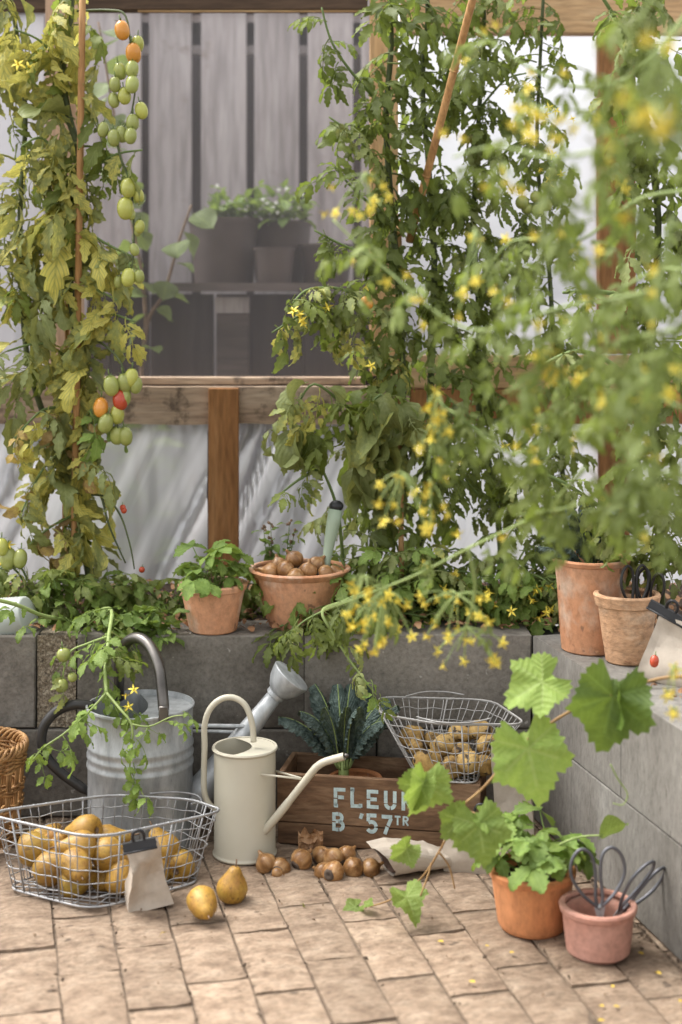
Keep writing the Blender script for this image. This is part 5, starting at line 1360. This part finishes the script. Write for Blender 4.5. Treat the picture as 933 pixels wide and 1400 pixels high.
# ---- kale
def kale_leaf(seed, name='leaf'):
    rg = random.Random(seed); mb = MB(); mb.uv = []
    n, nc = 72, 22; x = z = 0; th = -.5
    bend = rg.uniform(.7, 1.5); wid = rg.uniform(.14, .17)
    for i in range(n + 1):
        t = i / n
        w = wid * (.10 if t < .14 else min(1, (t - .12) / .22) ** .7 * max(.45, 1 - max(0, t - .82) * 2.6))
        for j in range(nc + 1):
            c = -1 + 2 * j / nc
            q = Vector((t * 30, c * 5.0, seed * 3.0))
            on = min(1, abs(c) * 4) * min(1, t * 4)
            cr = (abs(noise.noise(q)) * 1.3 + abs(noise.noise(q * 2.0)) * .7 - .35) * .030 * on
            e = max(0, abs(c) - .5) / .5
            fr = (.010 * math.sin(t * 60 + seed + (1.5 if c > 0 else 0)) + .034 * noise.noise(Vector((t * 30, c * 2, seed)))) * e * min(1, t * 4)
            roll = -(abs(c) ** 2.2) * w * .75
            y = c * w * (1 - .22 * e)
            up_ = roll + cr + fr
            mb.v.append((x + up_ * math.sin(th), y + fr * .5 * (1 if c > 0 else -1), z + up_ * math.cos(th))); mb.uv.append((.5 + c * .5, t))
        th += bend / n * (1.7 * t ** 1.5 + .1); x += math.cos(th) / n; z -= math.sin(th) / n
    for i in range(n):
        for j in range(nc):
            a = i * (nc + 1) + j; mb.f.append((a, a + 1, a + nc + 2, a + nc + 1))
    mid = [Vector(mb.v[i * (nc + 1) + nc // 2]) for i in range(0, n + 1, 4)]
    me = mb.mesh(name, l_kale)
    rb_ = MB(); rb_.tube(mid, [.019 - .014 * k / (len(mid) - 1) for k in range(len(mid))], 5)
    return me, rb_.mesh('midrib', m_steml)
KL = [kale_leaf(k) for k in range(6)]
def kale(label, c, specs, seed):
    rg = random.Random(seed); t = thing('kale_plant', label, 'kale', c)
    for k, (az, pitch, L_) in enumerate(specs):
        M = leaf_matrix(Vector((math.cos(R(az)) * .012, math.sin(R(az)) * .012, 0)), R(az), R(pitch), R(rg.uniform(-12, 12)), L_)
        me, rb_ = KL[(k + seed) % 6]
        M = M @ Matrix.Scale(.86, 4); o = inst('leaf', me, t, M); inst('midrib', rb_, o, Matrix.Identity(4))
    b = MB(); b.tube([c - Vector((0, 0, .05)), c + Vector((0, 0, .03))], .011, 10); b.build('stem', m_steml, t, angle=0); return t
kc2 = P(470, 1050, 3.085)
kale('dark crinkled kale plant standing in the stencilled crate', kc2, [(178, 30, .20), (150, 52, .21), (200, 48, .19), (100, 62, .20), (75, 58, .20), (60, 50, .21), (20, 48, .20), (-8, 36, .20), (-25, 45, .17), (-80, 62, .17), (230, 58, .17), (-55, 60, .18)], 0)
kale('dark blue green kale plant in the tall pot on the right wall', kpot_c + Vector((0, 0, .165)), [(190, 30, .16), (200, 10, .15), (150, 60, .17), (90, 70, .18), (30, 60, .17), (-20, 45, .15), (-70, 70, .17), (-100, 55, .15), (230, 50, .16), (260, 70, .17), (-40, 60, .16)], 2)

# ---- grape vine in the foreground on the right
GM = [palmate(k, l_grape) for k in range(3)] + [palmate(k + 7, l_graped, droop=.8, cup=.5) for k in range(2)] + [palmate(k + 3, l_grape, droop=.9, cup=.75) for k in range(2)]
gv = thing('grape_vine', 'grape vine with big lobed leaves reaching from the right wall down to the bricks', 'vine', P(1010, 950, 2.35))
gs = stem_part(gv, pp([(1010, 940, 2.35), (930, 925, 2.40), (860, 940, 2.44), (775, 975, 2.47), (711, 1023, 2.49), (660, 1078, 2.51), (629, 1107, 2.53), (603, 1160, 2.60), (572, 1205, 2.66), (530, 1232, 2.70), (480, 1245, 2.72)], 2.4), .0030, .0015, m_cane)
for a, b_ in (((629, 1107, 2.53), (590, 1090, 2.52)), ((629, 1107, 2.53), (668, 1130, 2.48)), ((600, 1165, 2.60), (622, 1215, 2.60)), ((711, 1023, 2.49), (722, 1010, 2.45)), ((800, 962, 2.46), (836, 950, 2.40)), ((735, 1000, 2.48), (732, 955, 2.44)), ((590, 1180, 2.63), (575, 1225, 2.62))):
    stem_part(gv, pp([a, ((a[0] + b_[0]) / 2 + 3, (a[1] + b_[1]) / 2 - 6, (a[2] + b_[2]) / 2), b_], 2.5), .0018, .0014, m_cane, 'leaf_stalk')
def gleaf(px, py, y, tip, nrm, size, k, label=None):
    """(px,py): where the stalk joins; tip, nrm: directions"""
    x_ = Vector(tip).normalized(); z_ = Vector(nrm); z_ = (z_ - x_ * z_.dot(x_)).normalized(); y_ = z_.cross(x_)
    M = Matrix(((x_.x, y_.x, z_.x, 0), (x_.y, y_.y, z_.y, 0), (x_.z, y_.z, z_.z, 0), (0, 0, 0, 1)))
    return inst('leaf', GM[k], gv, Matrix.Translation(P(px, py, y) - gv.location) @ M @ Matrix.Scale(size, 4), label)
gleaf(742, 932, 2.44, (-1, -.2, -.42), (.1, -.75, .75), .118, 0)
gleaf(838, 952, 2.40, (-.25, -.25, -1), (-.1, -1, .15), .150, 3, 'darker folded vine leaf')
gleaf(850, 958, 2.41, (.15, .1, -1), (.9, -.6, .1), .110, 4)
gleaf(722, 1024, 2.45, (.25, -.35, -1), (0, -1, .42), .150, 1, 'largest pale green vine leaf')
gleaf(580, 1070, 2.50, (-.15, -.2, -1), (.5, -1, .25), .100, 5)
gleaf(576, 1074, 2.50, (-.5, -.2, -.8), (-.5, -1, .3), .075, 5)
gleaf(655, 1128, 2.47, (.2, -.4, -1), (.1, -1, .4), .110, 2)
gleaf(630, 1120, 2.50, (-.7, -.2, -.7), (.2, -1, .4), .075, 1)
gleaf(662, 1118, 2.48, (1, -.2, -.5), (.0, -.6, .8), .055, 0)
gleaf(556, 1226, 2.63, (.35, -.8, -.35), (0, -.5, 1), .075, 6)
gleaf(486, 1240, 2.70, (-.9, -.3, -.1), (.1, -.6, 1), .042, 2)
gleaf(500, 1236, 2.69, (.4, -.5, .3), (.1, -.6, 1), .032, 1)
gleaf(556, 1160, 2.58, (-.7, -.1, -.7), (.6, -.9, .5), .060, 5)
stem_part(gv, pp([(835, 1045, 2.42), (845, 1065, 2.42), (858, 1085, 2.42), (852, 1100, 2.42), (838, 1098, 2.42)], 2.4), .0014, .0009, m_steml, 'tendril')

# ---- blurred tomato plants near the camera on the right
rng = random.Random(77)
nr = thing('tomato_plant', 'near out of focus tomato plant with yellow flower sprays filling the right side', 'tomato plant', Vector((.95, 1.75, .38)))
mainp = [Vector((.95, 1.75, .38)), Vector((.90, 1.75, .75)), Vector((.80, 1.72, 1.10)), P(1040, 330, 1.62), P(980, 80, 1.55), P(930, -80, 1.5)]
mm = stem_part(nr, mainp, .010, .006, m_steml)
BR = [  # (points, leaf step, leaf size, flowers)
 ([(1040, 330, 1.62), (900, 395, 1.75), (770, 420, 1.85), (640, 450, 1.95), (530, 370, 2.05), (455, 300, 2.1)], .060, (.07, .12), 10),
 ([(1000, 120, 1.5), (870, 190, 1.6), (760, 215, 1.7), (680, 200, 1.78), (620, 215, 1.85)], .055, (.07, .12), 6),
 ([(930, -60, 1.45), (860, 60, 1.55), (820, 200, 1.65), (840, 330, 1.7)], .042, (.08, .13), 3),
 ([(1060, 420, 1.6), (930, 450, 1.7), (840, 470, 1.8), (760, 520, 1.9), (680, 600, 2.0)], .050, (.08, .13), 6),
 ([(1080, 560, 1.6), (940, 560, 1.75), (850, 520, 1.85), (780, 560, 1.95), (700, 620, 2.05), (610, 560, 2.1), (585, 640, 2.1)], .050, (.08, .13), 8),
 ([(1060, 660, 1.65), (930, 650, 1.8), (850, 640, 1.9), (790, 690, 2.0), (700, 705, 2.1)], .040, (.08, .13), 4),
 ([(1060, 730, 1.7), (940, 700, 1.8), (860, 690, 1.88), (800, 700, 1.95)], .036, (.09, .13), 2),
 ([(800, 640, 1.95), (740, 700, 2.1), (640, 750, 2.2), (560, 790, 2.25), (440, 835, 2.3)], .095, (.06, .09), 4),
 ([(640, 750, 2.2), (650, 800, 2.22), (640, 850, 2.24), (625, 890, 2.25)], .15, (.05, .07), 0),
 ([(920, 300, 1.6), (900, 400, 1.62), (890, 520, 1.66), (900, 640, 1.7)], .040, (.08, .13), 6),
 ([(1020, 200, 1.35), (930, 170, 1.3), (880, 130, 1.3), (860, 180, 1.32)], .060, (.07, .11), 2),
 ([(980, -40, 1.9), (880, 90, 1.95), (800, 120, 2.0), (720, 90, 2.05), (650, 40, 2.1)], .050, (.08, .12), 6),
 ([(1000, 260, 2.0), (880, 270, 2.05), (790, 330, 2.1), (700, 330, 2.15), (650, 400, 2.2)], .045, (.08, .12), 5),
 ([(960, 20, 1.25), (905, 60, 1.22), (880, 120, 1.22)], .030, (.09, .12), 3),
 ([(990, 380, 1.9), (900, 370, 1.95), (820, 430, 2.0), (790, 560, 2.05), (740, 640, 2.1)], .045, (.08, .12), 5),
 ([(760, 215, 1.7), (740, 330, 1.78), (735, 450, 1.84), (745, 560, 1.9)], .046, (.08, .12), 6),
]
for pts, st, sz, nf in BR:
    q = stem_part(nr, pp(pts, 1.8), .0032, .0014, m_steml, 'branch')
    leaves(nr, q[3:], ['blur'], st * .62, (sz[0] * .75, sz[1] * .9), rng, (-215, 35), (-60, 25), jitter=.03)
    for k in range(nf):
        a = rng.choice(q[4:]); flower(nr, a + Vector((rng.uniform(-.03, .03), rng.uniform(-.03, .03), rng.uniform(-.04, .03))), rng.uniform(.010, .014), rng)
def spray(cx, cy, rx, ry, y, n, r=.0115):
    rx *= 1.15; ry *= 1.1; n = int(n * 1.25)
    top_ = P(cx, cy - ry, y)
    for k in range(n):
        u, v = rng.uniform(-1, 1), rng.uniform(-1, 1)
        p = P(cx + rx * u, cy + ry * v, y + rng.uniform(-.03, .03))
        flower(nr, p, r * rng.uniform(.8, 1.15), rng)
        stem_part(nr, [top_ + (p - top_) * .0, lerp(top_, p, .6) + Vector((0, 0, .006)), p], .0012, .0009, m_steml, 'flower_stalk', 3, 4)
for a in ((600, 570, 22, 30, 2.08, 9), (600, 610, 25, 40, 2.08, 8), (550, 690, 32, 40, 2.1, 12), (590, 690, 20, 30, 2.1, 5), (500, 815, 40, 26, 2.22, 8), (525, 850, 40, 40, 2.24, 14), (625, 845, 45, 30, 2.24, 14), (640, 885, 45, 25, 2.25, 10),
          (500, 270, 45, 30, 2.1, 8), (745, 480, 14, 10, 1.85, 3, .016), (770, 515, 20, 20, 1.85, 5, .014), (850, 550, 30, 12, 1.75, 6), (735, 180, 40, 30, 1.75, 9), (690, 245, 30, 20, 1.8, 5), (895, 165, 26, 20, 1.2, 5, .012), (905, 60, 25, 40, 1.5, 3, .011), (820, 170, 40, 15, 1.65, 2, .012), (920, 935, 18, 20, 2.1, 4, .013), (925, 985, 12, 14, 2.0, 2, .012), (890, 600, 18, 25, 1.75, 4), (650, 380, 40, 60, 1.95, 6, .012)): spray(*a)

# a second plant on the right bed, less blurred, behind the near one
r2 = thing('tomato_plant', 'dark leafy tomato plant at the upper right between the brown post and the near flowers', 'tomato plant', P(900, 850, 3.2))
q = stem_part(r2, pp([(905, 850, 3.1), (900, 700, 3.0), (890, 500, 2.95), (900, 300, 2.9), (880, 120, 2.85), (890, -60, 2.8)], 3), .009, .006, m_stemd)
leaves(r2, q[3:], ['tom', 'tomlight', 'tomlight'], .015, (.11, .17), rng, (-215, 35), (-60, 20))
q = stem_part(r2, pp([(905, 760, 3.05), (830, 700, 2.95), (770, 660, 2.9), (720, 640, 2.88)], 3), .006, .003, m_stem, 'branch')
leaves(r2, q, ['tomlight', 'blur'], .020, (.09, .14), rng, (-215, 35), (-60, 20))
q = stem_part(r2, pp([(895, 560, 2.95), (840, 500, 2.9), (790, 480, 2.85), (740, 500, 2.85)], 3), .006, .003, m_stem, 'branch')
leaves(r2, q, ['tomlight', 'blur'], .022, (.09, .14), rng, (-215, 35), (-60, 20))
q = stem_part(r2, pp([(895, 420, 2.95), (830, 400, 2.9), (770, 400, 2.85)], 3), .006, .003, m_stem, 'branch')
leaves(r2, q, ['tom', 'blur'], .022, (.09, .14), rng, (-215, 35), (-60, 20))
q = stem_part(r2, pp([(890, 150, 2.9), (860, 60, 2.8), (820, -10, 2.75)], 3), .006, .003, m_stem, 'branch')
leaves(r2, q, ['tom', 'blur'], .025, (.10, .15), rng, (-215, 35), (-60, 20))
fruit(r2, P(896, 896, 2.72), .0085, 'r', rng, False, 'little red tomato on the right wall')

# very near leaf at the left edge
nl = thing('tomato_plant', 'very near blurred tomato shoot at the lower left edge', 'tomato plant', Vector((-.42, 1.1, 0)))
q = stem_part(nl, [Vector((-.42, 1.1, 0)), Vector((-.34, 1.12, .5)), P(-60, 980, 1.15), P(-40, 900, 1.15), P(-30, 850, 1.15)], .006, .003, m_steml)
for y in (900, 960, 1020): inst('leaf', LV['blur'][0], nl, leaf_matrix(P(-42, y, 1.15) - nl.location, R(-20), R(-40), 0, .05))

# ---- dry herb behind the bowl
hb = thing('herb_plant', 'thin dry flowering herb behind the bulb bowl', 'plant', P(378, 800, 3.40))
for k in range(11):
    x = rng.uniform(350, 408); yt = rng.uniform(712, 765)
    q = stem_part(hb, pp([(378 + (x - 378) * .3, 815, 3.40), (378 + (x - 378) * .7, 775, 3.39), (x, yt, 3.38)], 3.4), .0014, .0008, m_stem, 'stem', 3, 4)
    leaves(hb, q, ['herb'], .012, (.018, .034), rng, (-200, 20), (-30, 50))
    b = MB()
    for j in range(4): b.ball(q[-1] + Vector((rng.uniform(-.006, .006), rng.uniform(-.006, .006), rng.uniform(-.008, .006))), .0035, 6, 4)
    b.build('seed_head', m_twig, hb, angle=0)

# ---- plants outside, seen through the film
rng = random.Random(5)
fp = thing('flowering_plant', 'small white flowered plants growing in the brown planters on the shelf', 'plant', Vector(pl1[:3]))
for k in range(230):
    x, y = rng.uniform(290, 420), 296 - abs(rng.gauss(0, 20)) + 6
    p = P(x, y, rng.uniform(4.36, 4.5)); inst('leaf', rng.choice(LV['herb']), fp, leaf_matrix(p - fp.location, R(rng.uniform(-220, 40)), R(rng.uniform(-20, 80)), 0, rng.uniform(.03, .06)))
for k in range(15):
    x = rng.uniform(292, 416); y = 292 - abs(rng.gauss(0, 26)); p = P(x, y, 4.36)
    flower(fp, p, .0085, rng, WF, (rng.uniform(-.4, .4), -1, rng.uniform(0, .6)))
    stem_part(fp, [P(x + rng.uniform(-8, 8), 300, 4.42), P(x, y, 4.37)], .0012, .0009, m_stem, 'stem', 2, 4)
ob = thing('shrub', 'round leaved shrub outside the clear window left of the planters', 'shrub', P(200, 860, 4.2))
q = stem_part(ob, pp([(195, 860), (190, 600), (200, 450), (225, 400), (245, 330), (262, 280)], 4.2), .008, .003, m_twig)
q2 = stem_part(ob, pp([(200, 450), (195, 380), (180, 300), (150, 120), (135, 30)], 4.2), .006, .003, m_twig, 'branch')
leaves(ob, q[8:], ['out'], .052, (.06, .095), rng, (-220, 40), (-60, 20))
leaves(ob, q2, ['out'], .048, (.06, .095), rng, (-220, 40), (-60, 20))
gt = thing('tall_weed', 'narrow leaved weeds standing outside behind the lower plastic sheet', 'weed', P(165, 900, 3.95))
for k in range(9):
    x = rng.uniform(120, 215); q = stem_part(gt, pp([(x + rng.uniform(-20, 20), 900), (x, 760), (x + rng.uniform(-15, 15), 590)], 3.90), .003, .0015, m_stemd, 'stem', 4, 5)
    for p, tt in along(q, .05): 
        inst('leaf', LV['out'][0], gt, leaf_matrix(p - gt.location, R(rng.choice((0, 180)) + rng.uniform(-40, 40)), R(rng.uniform(10, 50)), 0, rng.uniform(.07, .12)) @ Matrix.Diagonal((1, .12, 1, 1)))

# ---- litter
rng = random.Random(9)
def flakes(name, n, place, size, mat, kind='stuff'):
    b = MB()
    for k in range(n):
        p = place(); s_ = rng.uniform(*size); M = Matrix.Translation(p) @ Euler((rng.uniform(-.7, .7), rng.uniform(-.7, .7), rng.uniform(0, 6))).to_matrix().to_4x4()
        w = s_ * rng.uniform(.35, .8); hgt = s_ * rng.uniform(.1, .35)
        b.add([(-s_, -w * .4, 0), (0, -w, hgt), (s_, -w * .2, 0), (s_ * .9, w * .5, 0), (0, w, hgt * .8), (-s_ * .8, w * .7, 0)], [(0, 1, 4, 5), (1, 2, 3, 4)], M)
    o = b.build(name, mat, None, False); o['kind'] = kind; return o
flakes('leaf_litter', 1500, lambda: Vector((rng.uniform(-1.0, .9), rng.uniform(YW + .02, 3.7), .402 + rng.random() * .012)), (.004, .014), m_bark)
def rwp():
    y = rng.uniform(2.2, 3.3); return Vector((wall_x(y) + rng.uniform(.06, .6), y, .402 + rng.random() * .006))
flakes('leaf_litter', 700, rwp, (.003, .011), m_bark)
def flp():
    y = rng.uniform(1.9, 3.1); return Vector((rng.uniform(-.9, min(.75, wall_x(y))), y, .003))
flakes('floor_crumbs', 420, flp, (.0012, .0042), m_twig)
def foot():
    if rng.random() < .5:
        y = rng.uniform(1.9, 3.1); return Vector((wall_x(y) - abs(rng.gauss(0, .02)) - .004, y, .003))
    return Vector((rng.uniform(-.9, .4), YW - .004 - abs(rng.gauss(0, .03)), .003))
flakes('floor_crumbs', 520, foot, (.0015, .006), m_soil)
def joint():
    c_ = rng.randrange(-8, 8); q = p0 + XV * (c_ * BW + rng.gauss(0, .004)) + DV * rng.uniform(-.3, .5)
    return Vector((min(q.x, wall_x(q.y) - .01), q.y, .0015))
flakes('floor_crumbs', 420, joint, (.0012, .0045), m_soil)
def dry_leaf(px, py, s_, label, rz):
    o = bpy.data.objects.new('dead_leaf', LV['dry'][rng.randrange(4)]); col.objects.link(o)
    p = F(px, py, .005); o.matrix_basis = leaf_matrix(p, R(rz), R(5), R(20), s_); tag(o, label, 'dead leaf')
dry_leaf(228, 1274, .03, 'small brown dead leaf on the bricks right of the small paper bag', 160)
dry_leaf(410, 1236, .03, 'scrap of dry straw coloured leaf on the bricks below the bulbs', 20)
pet = MB(); pet.add([(-.5, -.3, 0), (.1, -.42, .12), (.55, 0, .03), (.1, .42, .14), (-.5, .25, 0), (0, 0, .02)], [(0, 1, 5), (1, 2, 5), (2, 3, 5), (3, 4, 5), (4, 0, 5)]); pet = pet.mesh('fallen_petal', m_petal)
PETALS = ((603, 1287, 'yellow petal on the bricks left below the orange pot, leftmost of its row'), (666, 1293, 'yellow petal just left of the orange pot foot'), (700, 1302, 'yellow petal directly below the orange pot'), (646, 1342, 'bigger yellow petal alone on the bricks left of the pink pot'), (838, 1348, 'yellow petal on the bricks under the right half of the pink pot'), (823, 1375, 'left one of the two petals lying together near the bottom edge'), (843, 1376, 'right one of the two petals lying together near the bottom edge'), (822, 1395, 'petal cut by the bottom edge below the pink pot'), (876, 1303, 'yellow petal beside the pink pot near the right wall'), (900, 1330, 'petal on the bricks close to the right wall foot'), (930, 1368, 'petal at the right edge of the bricks'))
for k, (x, y, plab) in enumerate(PETALS):
    o = bpy.data.objects.new('fallen_petal', pet); col.objects.link(o)
    o.matrix_basis = Matrix.Translation(F(x, y, .004)) @ Matrix.Rotation(rng.uniform(0, 6), 4, 'Z') @ Matrix.Scale(rng.uniform(.006, .011), 4)
    tag(o, plab, 'petal', 'fallen yellow petals')
